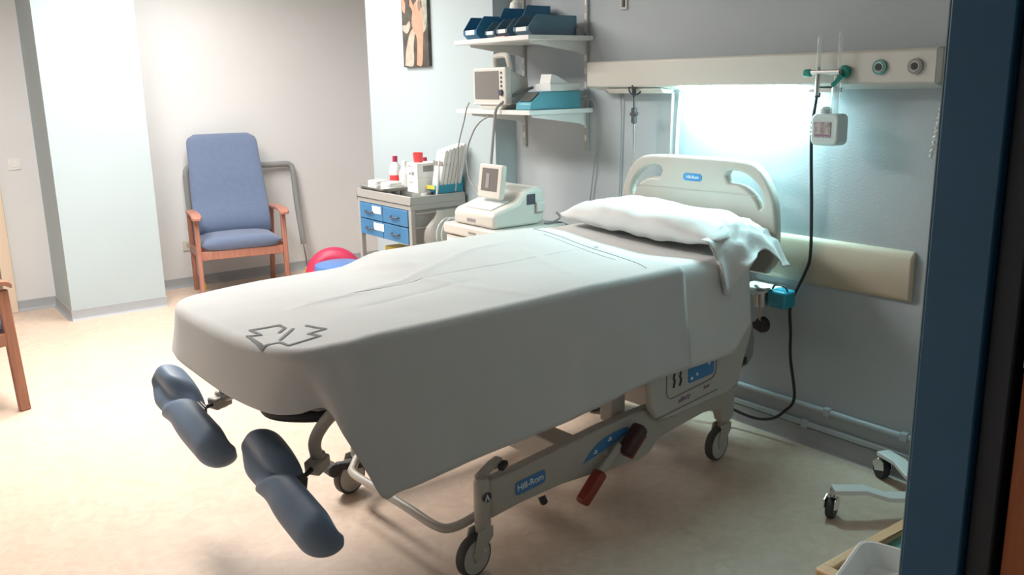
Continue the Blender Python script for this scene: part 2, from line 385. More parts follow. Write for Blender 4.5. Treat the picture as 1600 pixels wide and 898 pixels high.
# black cable dropping from the unit to the floor and under the bed
bm = nb(); tube(bm, cat([(2.985, 2.045, 1.46), (2.985, 2.055, 1.40), (2.99, 2.068, 1.267), (3.0, 2.056, .983), (3.0, 2.05, .804), (3.0, 2.075, .72), (3.0, 2.128, .593), (3.005, 2.125, .47), (3.0, 2.115, .363), (2.995, 2.083, .204), (2.985, 2.12, .135), (2.975, 2.18, .085), (2.96, 2.27, .07), (2.93, 2.40, .10), (2.86, 2.55, .18), (2.80, 2.6, .26)], 8), .0065, 8)
tube(bm, [(2.985, 2.045, 1.475), (2.985, 2.05, 1.42)], [.014, .011], 10)
tag(mk('power_cable', bm, 'cable'), 'black cable hanging in a long loop from the wall unit to behind the bed', 'cable')
# three-hook IV pole behind the head of the bed
t = thing('iv_pole', 'slim chrome drip pole with black hooks standing behind the headboard', 'drip pole', (2.93, 2.975, 0))
bm = nb(); tube(bm, [(0, 0, .0), (0, .0, 1.30)], .007, 12); mk('lower_pole', bm, 'chrome', t)
bm = nb(); tube(bm, [(0, 0, 1.29), (0, 0, 1.43)], .0055, 12); mk('upper_pole', bm, 'darkgrey', t)
bm = nb(); lathe(bm, [(.004, 1.30), (.013, 1.305), (.014, 1.37), (.004, 1.375)]); tube(bm, [(0, -.02, 1.345), (0, .02, 1.345)], .009); mk('height_clamp', bm, 'darkgrey', t)
for a in (90, 210, 330):
    ca, sa = cos(radians(a)), sin(radians(a)); bm = nb()
    tube(bm, cat([(0, 0, 1.43), (ca*.018, sa*.018, 1.435), (ca*.033, sa*.033, 1.45), (ca*.034, sa*.034, 1.475)], 4), .0035, 8); mk('hook', bm, 'dark', t)
bm = nb(); lathe(bm, [(.006, 1.42), (.009, 1.44), (.005, 1.475), (.001, 1.48)]); mk('top_cap', bm, 'dark', t)
bm = nb(); lathe(bm, [(.001, 0), (.06, 0), (.058, .012), (.012, .02), (.001, .02)]); mk('pole_base', bm, 'darkgrey', t)
# call cords
CORDS = []
bm = nb(); tube(bm, cat([(3.02, 2.82, 1.44), (3.025, 2.83, 1.2), (3.03, 2.83, .9)], 6), .006, 8); CORDS.append(mk('white_cord', bm, 'white'))
bm = nb(); tube(bm, cat([(3.02, 2.775, 1.44), (3.02, 2.79, 1.2), (3.03, 2.79, .9)], 6), .008, 8); CORDS.append(mk('white_cord', bm, 'white'))
bm = nb(); tube(bm, cat([(3.02, 3.16, 1.45), (3.028, 3.16, 1.3), (3.03, 3.17, 1.0), (3.03, 3.19, .7)], 6), .0035, 8); tube(bm, [(3.02, 3.16, 1.455), (3.02, 3.16, 1.415)], .009); CORDS.append(mk('thin_cord', bm, 'gcable'))
bm = nb(); P = [(2.93+.006*sin(k*1.7), 1.53+.028*k/50+.004*cos(k*1.7), 1.43-.21*k/50) for k in range(51)]; tube(bm, P, .0045, 6); tube(bm, [(2.93, 1.53, 1.46), (2.93, 1.53, 1.42)], .006); CORDS.append(mk('coiled_cord', bm, 'white'))
for c in CORDS:
    c.parent = HU; c.location = (-XR, -2.4, -1.45)
# small fixture and vents high on wall
t = thing('wall_hook', 'small grey metal hook plate high on the wall above the cream unit', 'hook', (XR, 3.16, 1.82))
bm = nb(); box(bm, (-.008, -.025, 0), (0, .02, .12)); mk('hook_plate', bm, 'steel', t, bevel=.002)
bm = nb(); box(bm, (-.014, -.010, .012), (-.008, .006, .085)); mk('hook_slot', bm, 'darkgrey', t, bevel=.002)
bm = nb(); tube(bm, [(2.99, 1.475, 1.72), (3.04, 1.475, 1.72)], .014, 12); tag(mk('wall_button', bm, 'dark'), 'tiny dark button on the wall beside the top of the blue door frame', 'button')

# wall bumper and conduits
bm = nb(); prism(bm, [(0, .0), (-.018, .006), (-.028, .03), (-.028, .165), (-.02, .185), (0, .195)], 0, 1.65, 'xz')
o = mk('wall_bumper', bm, 'bump', bevel=.01, seg=3); o.location = (XR, 1.635, .683); tag(o, 'long beige protective board fixed to the wall behind the head of the bed', 'bumper board')
t = thing('wall_conduit', 'upper of the two painted pipes running low along the wall', 'pipe', (XR-.012, 2.2, .172))
bm = nb(); tube(bm, [(0, -.9, 0), (0, 1.78, 0)], .012, 12); mk('pipe', bm, 'conduit', t)
for y in (-.27, .55, 1.3, -.6):
    bm = nb(); box(bm, (-.016, y, -.018), (.011, y+.03, .018)); mk('pipe_clip', bm, 'conduit', t, bevel=.004)
t = thing('wall_conduit', 'lower flat painted duct just above the baseboard', 'pipe', (XR-.011, 2.2, .095))
bm = nb(); box(bm, (-.012, -.9, -.012), (.011, 1.78, .012)); mk('pipe', bm, 'conduit', t, bevel=.005)
for y in (-.17, .7, 1.5):
    bm = nb(); box(bm, (-.016, y, -.018), (.011, y+.03, .018)); mk('pipe_clip', bm, 'conduit', t, bevel=.004)

# small bracket tray hung on the wall behind the bed head
t = thing('instrument_bracket', 'small wall bracket tray with a grey canister and castor hook behind the bed head', 'bracket', (2.955, 2.19, .60))
bm = nb(); box(bm, (-.10, -.01, .045), (.08, .14, .055)); mk('tray', bm, 'white', t, bevel=.003)
bm = nb(); lathe(bm, [(.001, -.02), (.026, -.02), (.03, .03), (.03, .044), (.001, .044)], (-.03, .03, 0)); mk('canister', bm, 'steel', t)
bm = nb(); tube(bm, cat([(-.03, .03, -.02), (-.03, .03, -.05), (-.03, .02, -.08)], 5), .012); mk('arm', bm, 'bedpaint', t)
bm = nb(); lathe(bm, [(.001, -.011), (.028, -.011), (.034, -.006), (.034, .006), (.028, .011), (.001, .011)], (-.03, .015, -.095), 'X'); prism(bm, [(.015, -.13), (.09, -.105), (.02, -.075)], -.042, -.018, 'yz'); mk('castor', bm, 'dark', t, bevel=.002)
t = thing('blue_clamp_box', 'blue plastic box with a black handle on the wall bracket by the black cable', 'box', (2.945, 2.135, .598))
bm = nb(); box(bm, (-.03, -.035, -.012), (.05, .05, .06)); mk('case', bm, 'binteal', t, bevel=.012, seg=3)
bm = nb(); tube(bm, cat([(0, .045, .06), (0, .03, .078), (0, -.01, .078), (0, -.03, .06)], 5), .004); mk('handle', bm, 'dark', t)
bm = nb(); lathe(bm, [(.001, 0), (.02, 0), (.038, .014), (.036, .014), (.018, .003), (.001, .003)], (2.91, 2.20, .656)); tag(mk('kidney_dish', bm, 'whitep', ), 'white dish on the tray behind the bed head', 'dish')

# switches
def plate(name, loc, label, catn, w=.08):
    t = thing(name, label, catn, loc)
    bm = nb(); box(bm, (-w/2, -.008, -w/2), (w/2, 0, w/2)); mk('plate', bm, 'white', t, bevel=.003)
    bm = nb(); box(bm, (-w*.3, -.012, -w*.3), (w*.3, -.008, w*.3)); mk('rocker', bm, 'white', t, bevel=.002)
plate('light_switch', (.908, YB, 1.02), 'white square light switch on the wall left of the column', 'switch')
t = thing('wall_socket', 'cream wall socket low behind the blue armchair', 'socket', (2.01, YB, .32))
bm = nb(); box(bm, (-.045, -.01, -.04), (.045, 0, .04)); mk('plate', bm, 'unit', t, bevel=.003)
bm = nb(); lathe(bm, [(.001, -.0105), (.022, -.0105), (.022, -.006), (.001, -.006)], (0, 0, 0), 'Y'); mk('socket_face', bm, 'bump', t)

# picture
t = thing('canvas_picture', 'tall narrow painting of a long-haired pale figure hanging on the blue wall', 'picture', (XP, 4.80, 1.6))
bm = nb(); box(bm, (-.022, -.15, 0), (-.001, .15, .62)); mk('canvas', bm, 'canvas', t, bevel=.002)
def blob(name, pts, m, dx):
    bm = nb(); P = cat([(0, a, b) for a, b in pts]+[(0, *pts[0])], 6)[:-1]
    A = [bm.verts.new((-.0221-dx, -p.y, p.z)) for p in P]; bm.faces.new(A); r = bmesh.ops.extrude_face_region(bm, geom=bm.faces[:])
    for v in [g for g in r['geom'] if isinstance(g, bmesh.types.BMVert)]: v.co.x += dx+.0005
    return mk(name, bm, m, t)
blob('painted_drape', [(-.13, .01), (-.03, .01), (-.02, .12), (.0, .22), (-.06, .2), (-.11, .1)], 'skin2', .0006)
blob('painted_ground', [(.08, .18), (.14, .25), (.14, .5), (.1, .52), (.09, .35)], 'paintgrey', .0006)
blob('painted_body', [(.01, .01), (.07, .01), (.09, .13), (.1, .24), (.09, .33), (.05, .38), (.0, .36), (-.03, .28), (-.02, .22), (.02, .17), (.02, .09)], 'skin', .0009)
blob('painted_hair', [(.03, .34), (.07, .36), (.09, .42), (.09, .5), (.04, .56), (-.03, .57), (-.05, .52), (.02, .48), (.03, .42)], 'skin2', .0012)
blob('painted_face', [(-.06, .50), (-.03, .48), (.0, .5), (.0, .55), (-.04, .56)], 'skin', .0015)
blob('painted_arm', [(-.05, .36), (-.02, .33), (.02, .25), (.035, .27), (.0, .35), (-.04, .40)], 'skin', .0018)
blob('painted_hand', [(-.14, .22), (-.09, .2), (-.05, .24), (-.06, .27), (-.1, .25), (-.14, .25)], 'skin2', .0018)
blob('painted_shape', [(-.14, .34), (-.11, .32), (-.1, .38), (-.14, .42)], 'skin', .0018)
blob('painted_shadow', [(.04, .35), (.06, .32), (.08, .36), (.06, .39)], 'hairp', .002)

# ---------------------------------------------------------------- shelves
for k, y in enumerate((3.42, 3.93)):
    t = thing('shelf_upright', ('slotted metal shelf rail on the wall, right-hand one at the end of the cream unit', 'slotted metal shelf rail on the wall, left-hand one by the corner')[k], 'shelf rail', (XR, y, 1.15), group='shelf wall rails')
    bm = nb(); box(bm, (-.014, -.0125, 0), (-.001, .0125, 1.0)); mk('rail', bm, 'cartgrey', t, bevel=.001)
    for q in range(14):
        bm = nb(); box(bm, (-.0148, -.005, .05+q*.066), (-.0138, .005, .078+q*.066)); mk('slot', bm, 'white', t)
def shelf(z, lab):
    t = thing('wall_shelf', lab, 'shelf', (XR, 3.675, z))
    bm = nb(); box(bm, (-.42, -.315, -.022), (-.016, .315, 0)); mk('board', bm, 'white', t, bevel=.002)
    for y in (-.255, .255):
        bm = nb(); prism(bm, [(-.014, -.023), (-.36, -.023), (-.36, -.035), (-.06, -.075), (-.014, -.09)], y-.004, y+.004, 'xz'); mk('bracket', bm, 'white', t, bevel=.001)
shelf(1.712, 'upper white wall shelf carrying the open-front blue bins')
shelf(1.365, 'lower white wall shelf carrying the patient monitor')

def bin_(loc, w, l, h, m, lab, wallm='whitep', rz=0, label_=True, name='parts_bin'):
    # open-fronted stacking bin, mouth faces -x
    t = thing(name, lab, 'bin', loc, rz); bm = nb(); th = .003
    hl = h*.42
    side = [(0, hl*.0), (-.0, 0)]
    prof = [(l, 0), (.03, 0), (0, hl*.55), (0, hl), (.05, h), (l, h)]
    for y in (-w/2, w/2-th): prism(bm, prof, y, y+th, 'xz')
    box(bm, (l-th, -w/2+th, 0), (l, w/2-th, h)); box(bm, (.03, -w/2+th, 0), (l-th, w/2-th, th))
    prism(bm, [(.03, 0), (0, hl*.55), (0, hl), (th, hl), (th, hl*.6), (.034, th)], -w/2+th, w/2-th, 'xz')
    mk('tub', bm, m, t, bevel=.001)
    if label_:
        bm = nb(); box(bm, (-.0015, -w*.36, hl*.5), (-.0002, w*.3, hl*.98)); mk('label_card', bm, wallm, t)
    return t
bin_((2.66, 3.90, 1.713), .12, .15, .115, 'binblue', 'tallest blue open bin at the far left end of the upper shelf', )
bin_((2.80, 3.76, 1.713), .20, .20, .16, 'binblue', 'large dark blue bin at the back of the upper shelf', label_=False)
bin_((2.66, 3.725, 1.713), .08, .12, .08, 'bindark', 'small grey-blue bin in front of the large dark bin, left of the pair')
bin_((2.66, 3.625, 1.713), .09, .12, .09, 'bindark', 'small grey-blue bin in front of the large dark bin, right of the pair')
bin_((2.66, 3.47, 1.713), .12, .30, .095, 'bindark', 'long grey-blue bin at the near end of the upper shelf')
bm = nb(); lathe(bm, [(.001, 0), (.035, 0), (.038, .01), (.038, .14), (.030, .19), (.014, .205), (.014, .235), (.001, .235)], (2.96, 3.9, 1.714)); tag(mk('white_jug', bm, 'white'), 'white round-shouldered bottle behind the bins on the upper shelf', 'bottle')
bm = nb(); lathe(bm, [(.001, 0), (.012, 0), (.012, .03), (.007, .034), (.007, .05), (.001, .052)], (2.96, 3.40, 1.714)); tag(mk('small_vial', bm, 'gcable'), 'tiny grey vial on the near end of the upper shelf', 'vial')
bm = nb(); box(bm, (2.645, 3.58, 1.7125), (2.70, 3.66, 1.718)); tag(mk('pink_slip', bm, mat('pink_paper', (.6, .3, .3), .8)), 'pink paper slip lying under the small bins', 'paper')

# patient monitor on the lower shelf
t = thing('patient_monitor', 'cream portable patient monitor with grey screen and top handle on the lower shelf', 'monitor', (2.70, 3.71, 1.3655), rz=radians(-4))
bm = nb(); prism(bm, rrect(-.155, .155, .022, .205, .012), -.06, -.02, 'yz'); mk('bezel', bm, 'unit', t, bevel=.006)
bm = nb()
V0 = [(-.02, -.145, .028), (-.02, .145, .028), (-.02, .145, .195), (-.02, -.145, .195)]; V1 = [(.12, -.10, .035), (.12, .10, .035), (.12, .10, .15), (.12, -.10, .15)]
a = [bm.verts.new(p) for p in V0]; b = [bm.verts.new(p) for p in V1]; bm.faces.new(a); bm.faces.new(b[::-1])
for i in range(4): bm.faces.new((a[i], a[(i+1) % 4], b[(i+1) % 4], b[i]))
mk('rear_case', bm, 'unit', t, bevel=.02, seg=3)
bm = nb(); box(bm, (-.0625, -.095, .05), (-.0595, .135, .188)); mk('screen', bm, 'screen', t, bevel=.001)
bm = nb(); tube(bm, cat([(.02, -.08, .195), (.01, -.075, .245), (.01, -.055, .262), (.01, .03, .262), (.01, .05, .245), (.02, .055, .195)], 6), .014, 10); mk('handle', bm, 'unit', t)
bm = nb(); lathe(bm, [(.001, -.014), (.014, -.014), (.016, -.002), (.001, 0)], (-.06, -.122, .083), 'X'); mk('dial', bm, 'ink', t)
for z in (.115, .135, .155, .178):
    bm = nb(); lathe(bm, [(.001, -.004), (.006, -.004), (.006, 0), (.001, 0)], (-.06, -.12, z), 'X', 12); mk('key', bm, 'ink', t)
bm = nb(); prism(bm, [(-.11, .022), (.11, .022), (.09, .0), (-.09, .0)], -.05, .08, 'yz'); mk('foot', bm, 'unit', t, bevel=.004)
bm = nb(); box(bm, (-.063, -.15, .026), (-.0595, .15, .032)); mk('trim_strip', bm, 'white', t)
# blue device with papers
t = thing('infusion_device', 'light blue boxy device with a sloped dark display on the lower shelf', 'device', (2.70, 3.45, 1.3655))
bm = nb(); prism(bm, [(-.05, 0), (.27, 0), (.27, .085), (.03, .085), (-.045, .03)], -.06, .06, 'xz'); mk('case', bm, 'bluedev', t, bevel=.005)
bm = nb(); q = [(-.036, .0405), (.018, .080), (.016, .083), (-.038, .0435)]; prism(bm, q, -.045, .045, 'xz'); mk('display', bm, 'screen2', t)
t = thing('paper_pile', 'loose white papers piled on the light blue device', 'papers', (2.88, 3.45, 1.4515))
bm = nb(); box(bm, (-.11, -.055, 0), (.09, .055, .035), radians(4)); mk('stack', bm, 'whitep', t, bevel=.002)
bm = nb(); prism(bm, [(-.10, .036), (.02, .036), (-.06, .075), (-.09, .08)], -.05, .03, 'xz'); mk('bent_sheet', bm, 'whitep', t)
# cables and curves under the shelf
def cable(name, pts, r, m, lab, catn='cable'):
    bm = nb(); tube(bm, cat(pts, 8), r, 8); return tag(mk(name, bm, m), lab, catn)
cable('monitor_cable', [(2.605, 3.84, 1.40), (2.60, 3.86, 1.37), (2.595, 3.882, 1.302), (2.59, 3.93, 1.185), (2.60, 3.96, 1.06), (2.62, 4.02, .93)], .0035, 'gcable', 'leftmost thin grey cable dropping from the monitor')
cable('monitor_cable', [(2.62, 3.69, 1.335), (2.60, 3.75, 1.30), (2.59, 3.803, 1.24), (2.585, 3.85, 1.139), (2.585, 3.838, 1.024), (2.585, 3.788, .97), (2.585, 3.74, .94)], .0045, 'gcable', 'middle grey cable curving from the shelf down to the printer')
cable('monitor_cable', [(2.80, 3.56, 1.47), (2.70, 3.57, 1.44), (2.62, 3.585, 1.395), (2.597, 3.60, 1.36), (2.60, 3.628, 1.246), (2.61, 3.66, 1.15), (2.62, 3.70, 1.0)], .0075, 'gcable', 'thick bundled grey cable hanging over the shelf edge')
cable('device_cable', [(2.97, 3.44, 1.40), (2.99, 3.36, 1.41), (3.01, 3.33, 1.37), (3.02, 3.33, 1.2), (3.025, 3.40, .8)], .0035, 'gcable', 'thin dark cable running from the blue device down the wall')

# ---------------------------------------------------------------- supply cart
t = thing('supply_cart', 'grey metal treatment cart with blue drawers below the picture', 'cart', (2.50, 4.63, 0))
W2 = .325
bm = nb()
box(bm, (0, -W2, .80), (.37, W2, .83)); box(bm, (0, -W2, .83), (.012, W2, .878)); box(bm, (.358, -W2, .83), (.37, W2, .878)); box(bm, (.012, -W2, .83), (.358, -W2+.012, .878)); box(bm, (.012, W2-.012, .83), (.358, W2, .878)); mk('top_tray', bm, 'cartgrey', t, bevel=.003)
for x in (0, .34):
    for y in (-W2, W2-.03):
        bm = nb(); box(bm, (x, y, .09), (x+.03, y+.03, .80)); mk('leg', bm, 'cartgrey', t, bevel=.003)
for x in (.015, .355):
    for y in (-W2+.015, W2-.015):
        bm = nb(); lathe(bm, [(.001, -.012), (.04, -.012), (.043, 0), (.04, .012), (.001, .012)], (x, y, .044), 'Y'); box(bm, (x-.012, y-.018, .05), (x+.012, y+.018, .092)); mk('castor', bm, 'dark', t)
bm = nb(); box(bm, (.02, -W2+.03, .60), (.34, W2-.03, .798)); mk('drawer_case', bm, 'cartgrey', t)
for i, (z0, z1) in enumerate(((.703, .797), (.603, .697))):
    bm = nb(); box(bm, (-.004, -W2+.034, z0), (.018, W2-.034, z1)); dr = mk('drawer', bm, 'drawer', t, bevel=.003)
    bm = nb(); box(bm, (-.0055, -.002, z0), (-.0035, .002, z1)); mk('divider_line', bm, 'ink', dr)
    for y in (-.15, .16):
        bm = nb(); tube(bm, cat([(-.004, y-.045, (z0+z1)/2-.0), (-.02, y-.035, (z0+z1)/2-.004), (-.02, y+.035, (z0+z1)/2-.004), (-.004, y+.045, (z0+z1)/2)], 4), .005); mk('handle', bm, 'ink', dr)
    bm = nb(); box(bm, (-.0062, .02-.03*i, z1-.052), (-.0052, .125-.01*i, z1-.008)); lb = mk('label_card', bm, 'whitep', dr)
bm = nb(); box(bm, (.02, -W2+.03, .30), (.35, W2-.03, .31)); mk('lower_shelf', bm, 'cartgrey', t, bevel=.002)
for z in (.50, .60, .70, .78):
    bm = nb(); tube(bm, [(.03, -W2-.004, z), (.34, -W2-.004, z)], .005); tube(bm, [(.03, -W2-.004, z), (.03, -W2+.01, z)], .005); tube(bm, [(.34, -W2-.004, z), (.34, -W2+.01, z)], .005); mk('side_rail', bm, 'steel', t)
t = thing('royal_blue_tub', 'royal blue tub on the lower shelf of the supply cart', 'tub', (2.53, 4.64, .311))
bm = nb(); P = []
for (s, z) in ((.92, 0), (1, .13), (.96, .13), (.9, .008)): P.append([(.16+(x*.13)*s, y*.27*s, z) for x, y in ((-1,-1),(1,-1),(1,1),(-1,1))])
V = grid(bm, P, True); bm.faces.new(V[0]); bm.faces.new(V[-1][::-1]); mk('tub', bm, 'royal', t, bevel=.004)
t = thing('sharps_container', 'yellow-lidded sharps container in the blue tub under the drawers', 'container', (2.66, 4.76, .322))
bm = nb(); box(bm, (-.05, -.06, 0), (.05, .06, .15)); mk('body', bm, 'unit', t, bevel=.008)
bm = nb(); box(bm, (-.055, -.065, .152), (.055, .065, .20)); mk('lid', bm, 'yellow', t, bevel=.006)
bm = nb(); bmesh.ops.create_icosphere(bm, subdivisions=3, radius=1)
for v in bm.verts:
    n = noise.noise(v.co*2.2)*.25+1; v.co = Vector((v.co.x*.07*n+2.64, v.co.y*.11*n+4.52, max(v.co.z*.08*n, -.06)+.42))
tag(mk('crumpled_bag', bm, 'bagp'), 'crumpled clear bag lying in the blue tub of the supply cart', 'bag')
# hanging bag on the cart side
bm = nb(); P = []
for i in range(15):
    w = i/14; row = []
    for k in range(24):
        a = 2*pi*k/24; rx = .14*(.5+.6*sm(0, .4, w))*(1-.25*sm(.8, 1, w)); ry = .035*(.3+sm(0, .5, w))*(1-.6*sm(.85, 1, w))
        n = 1+.12*noise.noise(Vector((cos(a)*2, sin(a)*2, w*5)))
        row.append((2.70+rx*cos(a)*n, 4.235+ry*sin(a)*n, .80-.32*w))
    P.append(row)
grid(bm, P, True); tag(mk('waste_bag', bm, 'bagp'), 'cloudy plastic waste bag hanging on the near side of the supply cart', 'bag')
cable('tubing_coil', [(2.66+.09*cos(k*.5)+.002*k, 4.18-.001*k, .66+.10*sin(k*.5)) for k in range(30)], .004, 'clear', 'coiled clear tubing hanging beside the supply cart bag', 'tubing')

# things on the cart
t = thing('steel_tray', 'shallow stainless steel tray on the left end of the supply cart', 'tray', (2.60, 4.78, .8785))
bm = nb(); P = []
for (sx, sy, z) in ((.085, .15, 0), (.10, .165, .02), (.105, .17, .021), (.105, .17, .019), (.098, .163, .018), (.083, .148, .003)): P.append([(p[0], p[1], z) for p in rrect(-sx, sx, -sy, sy, .03, 4)])
V = grid(bm, P, True); bm.faces.new(V[0]); bm.faces.new(V[-1][::-1]); mk('pan', bm, 'steel', t)
for (x, y, lab) in ((2.60, 4.86, 'far stack of white gauze swabs on the steel tray'), (2.60, 4.70, 'near stack of white gauze swabs on the steel tray')):
    bm = nb()
    for k in range(4): box(bm, (x-.045+.003*(k % 2), y-.05, .883+k*.011), (x+.045, y+.05-.004*(k % 2), .893+k*.011), .1*(k % 2))
    tag(mk('gauze_stack', bm, 'whitep', bevel=.002), lab, 'gauze')
def bottle(loc, r, h, capm, lab, band=None):
    t = thing('plastic_bottle', lab, 'bottle', loc)
    bm = nb(); lathe(bm, [(.001, 0), (r*.95, 0), (r, .006), (r, h*.62), (r*.85, h*.74), (r*.4, h*.84), (r*.36, h*.86), (.001, h*.86)]); mk('body', bm, 'white', t)
    bm = nb(); lathe(bm, [(.001, h*.85), (r*.42, h*.85), (r*.42, h), (r*.3, h*1.0), (.001, h)]); mk('cap', bm, capm, t)
    if band:
        bm = nb(); lathe(bm, [(r*1.01, h*.18), (r*1.015, h*.19), (r*1.015, h*.50), (r*1.01, h*.51)]); bd = mk('label_band', bm, band, t)
        bm = nb(); lathe(bm, [(r*1.018, h*.31), (r*1.021, h*.315), (r*1.021, h*.36), (r*1.018, h*.365)]); mk('label_stripe', bm, 'whitep', bd)
bottle((2.72, 4.85, .831), .037, .235, 'maroon', 'white bottle with maroon cap and red label, left on the supply cart', 'brtred')
bottle((2.70, 4.70, .831), .036, .215, 'white', 'plain white bottle with white cap on the supply cart')
bottle((2.795, 4.62, .831), .034, .235, 'maroon', 'white bottle with maroon cap behind the white boxes')
t = thing('glove_box', 'upper white carton of the two stacked on the cart', 'box', (2.68, 4.50, .9645))
bm = nb(); box(bm, (-.05, -.065, 0), (.12, .055, .085)); mk('carton', bm, 'whitep', t, bevel=.002)
bm = nb(); box(bm, (-.0508, -.03, .015), (-.0502, .0, .035)); box(bm, (-.0508, .01, .015), (-.0502, .03, .03)); box(bm, (-.0508, -.0, .065), (-.0502, .04, .07)); mk('carton_print', bm, 'bedgrey', t)
bm = nb(); box(bm, (-.01, -.0658, .035), (.06, -.0652, .07)); mk('side_print', bm, 'bedgrey', t)
t = thing('glove_box', 'lower white carton of the two stacked on the cart', 'box', (2.68, 4.50, .879))
bm = nb(); box(bm, (-.05, -.065, 0), (.12, .055, .085)); mk('carton', bm, 'whitep', t, bevel=.002)
bm = nb(); box(bm, (-.0508, -.01, .055), (-.0502, .03, .06)); mk('carton_print', bm, 'bedgrey', t)
bm = nb(); lathe(bm, [(.001, 0), (.026, 0), (.03, .055), (.028, .055), (.024, .004), (.001, .004)], (2.69, 4.52, 1.05), n=20); tag(mk('red_cup', bm, 'brtred'), 'bright red cup standing on the white cartons', 'cup')
bin_((2.69, 4.395, .8785), .13, .185, .11, 'binteal', 'teal open-front bin with a yellow label on the near end of the supply cart', 'yellow')
t = thing('pad_packs', 'upright bundle of white packaged pads standing in the teal bin', 'packs', (2.715, 4.39, .885))
for k in range(6):
    bm = nb(); x = k*.025
    P = [[(x+a, b-.09*(z/.25), z+.006*k*(z > .2)) for a, b in ((0, .045), (.022, .045), (.022, -.045), (0, -.045))] for z in (0, .12, .235, .245)]
    P[-1] = [(p[0]*.6+(x+.013)*.4, p[1], p[2]) for p in P[-1]]
    V = grid(bm, P, True); bm.faces.new(V[0]); bm.faces.new(V[-1][::-1]); mk('pack', bm, 'whitep' if k < 2 else 'linen', t, bevel=.004)
bm = nb(); box(bm, (-.004, -.10, .155), (.05, .0, .180)); mk('band', bm, 'bedgrey', t)
bm = nb(); prism(bm, [(.0, -.035), (.008, -.035), (.05, .19), (.03, .2)], -.05, -.044, 'xz'); o = mk('white_folder', bm, 'whitep'); o.location = (2.685, 4.375, .90); tag(o, 'thin white folder leaning against the pad packs', 'folder')
bm = nb(); box(bm, (2.83, 4.47, .832), (2.87, 4.66, 1.04)); tag(mk('dark_folder_box', bm, 'bindark', bevel=.003), 'dark grey-blue case at the back of the supply cart', 'case')

# ---------------------------------------------------------------- fetal monitor and its cart
t = thing('monitor_cart', 'cream equipment cart beside the bed carrying the printer monitor', 'cart', (2.36, 3.28, 0))
bm = nb(); box(bm, (0, 0, .765), (.42, .47, .82)); mk('top', bm, 'unit', t, bevel=.012, seg=3)
bm = nb(); box(bm, (.012, .012, .12), (.41, .46, .758)); mk('cabinet', bm, 'unit', t, bevel=.006)
bm = nb(); box(bm, (.0, .03, .55), (.013, .44, .745)); mk('front_panel', bm, 'white', t, bevel=.004)
bm = nb(); box(bm, (-.002, .18, .786), (.0005, .24, .796)); mk('badge', bm, 'bedgrey', t)
for x in (.05, .36):
    for y in (.05, .42):
        bm = nb(); lathe(bm, [(.001, -.014), (.045, -.014), (.048, 0), (.045, .014), (.001, .014)], (x, y, .05), 'Y'); box(bm, (x-.015, y-.02, .06), (x+.015, y+.02, .125)); mk('castor', bm, 'dark', t)
t = thing('fetal_monitor', 'cream desktop monitor with upright hinged screen and sloped keyboard on the cart', 'monitor', (2.385, 3.515, .822))
bm = nb(); prism(bm, [(0, .0), (.29, .0), (.31, .03), (.31, .165), (.285, .18), (.20, .172), (.15, .115), (.02, .078), (0, .06)], -.17, .17, 'xz')
mk('body', bm, 'unit', t, bevel=.016, seg=3)
bm = nb(); prism(bm, [(.03, .0825), (.14, .114), (.14, .118), (.03, .0865)], -.11, .11, 'xz'); mk('keyboard_cover', bm, 'white', t, bevel=.002)
bm = nb(); box(bm, (-.002, -.02, .02), (.001, .05, .035)); mk('front_slot', bm, 'bedgrey', t)
sc = nb(); prism(sc, rrect(-.105, .085, .0, .165, .012), 0, .03, 'yz'); so = mk('screen_housing', sc, 'unit', t, bevel=.006); so.location = (.085, .0, .128); so.rotation_euler = (0, radians(8), 0)
bm = nb(); box(bm, (-.0015, -.075, .035), (.0008, .055, .145)); mk('display', bm, 'screen', so)
bm = nb(); box(bm, (-.003, -.01, .05), (-.0016, .018, .12)); mk('display_figure', bm, 'gcable', so)
bm = nb(); box(bm, (.20, -.1735, .10), (.25, -.1705, .15)); mk('side_port', bm, 'ink', t, bevel=.001)
bm = nb(); box(bm, (.25, -.185, .06), (.30, -.170, .11)); mk('side_plug', bm, 'unit', t, bevel=.004)
cable('probe_cable', [(2.74, 3.31, .875), (2.74, 3.285, .85), (2.70, 3.31, .826), (2.68, 3.325, .827), (2.72, 3.33, .827), (2.77, 3.30, .82), (2.79, 3.26, .78), (2.79, 3.26, .6)], .005, 'gcable', 'dark cable looped on the corner of the equipment cart')

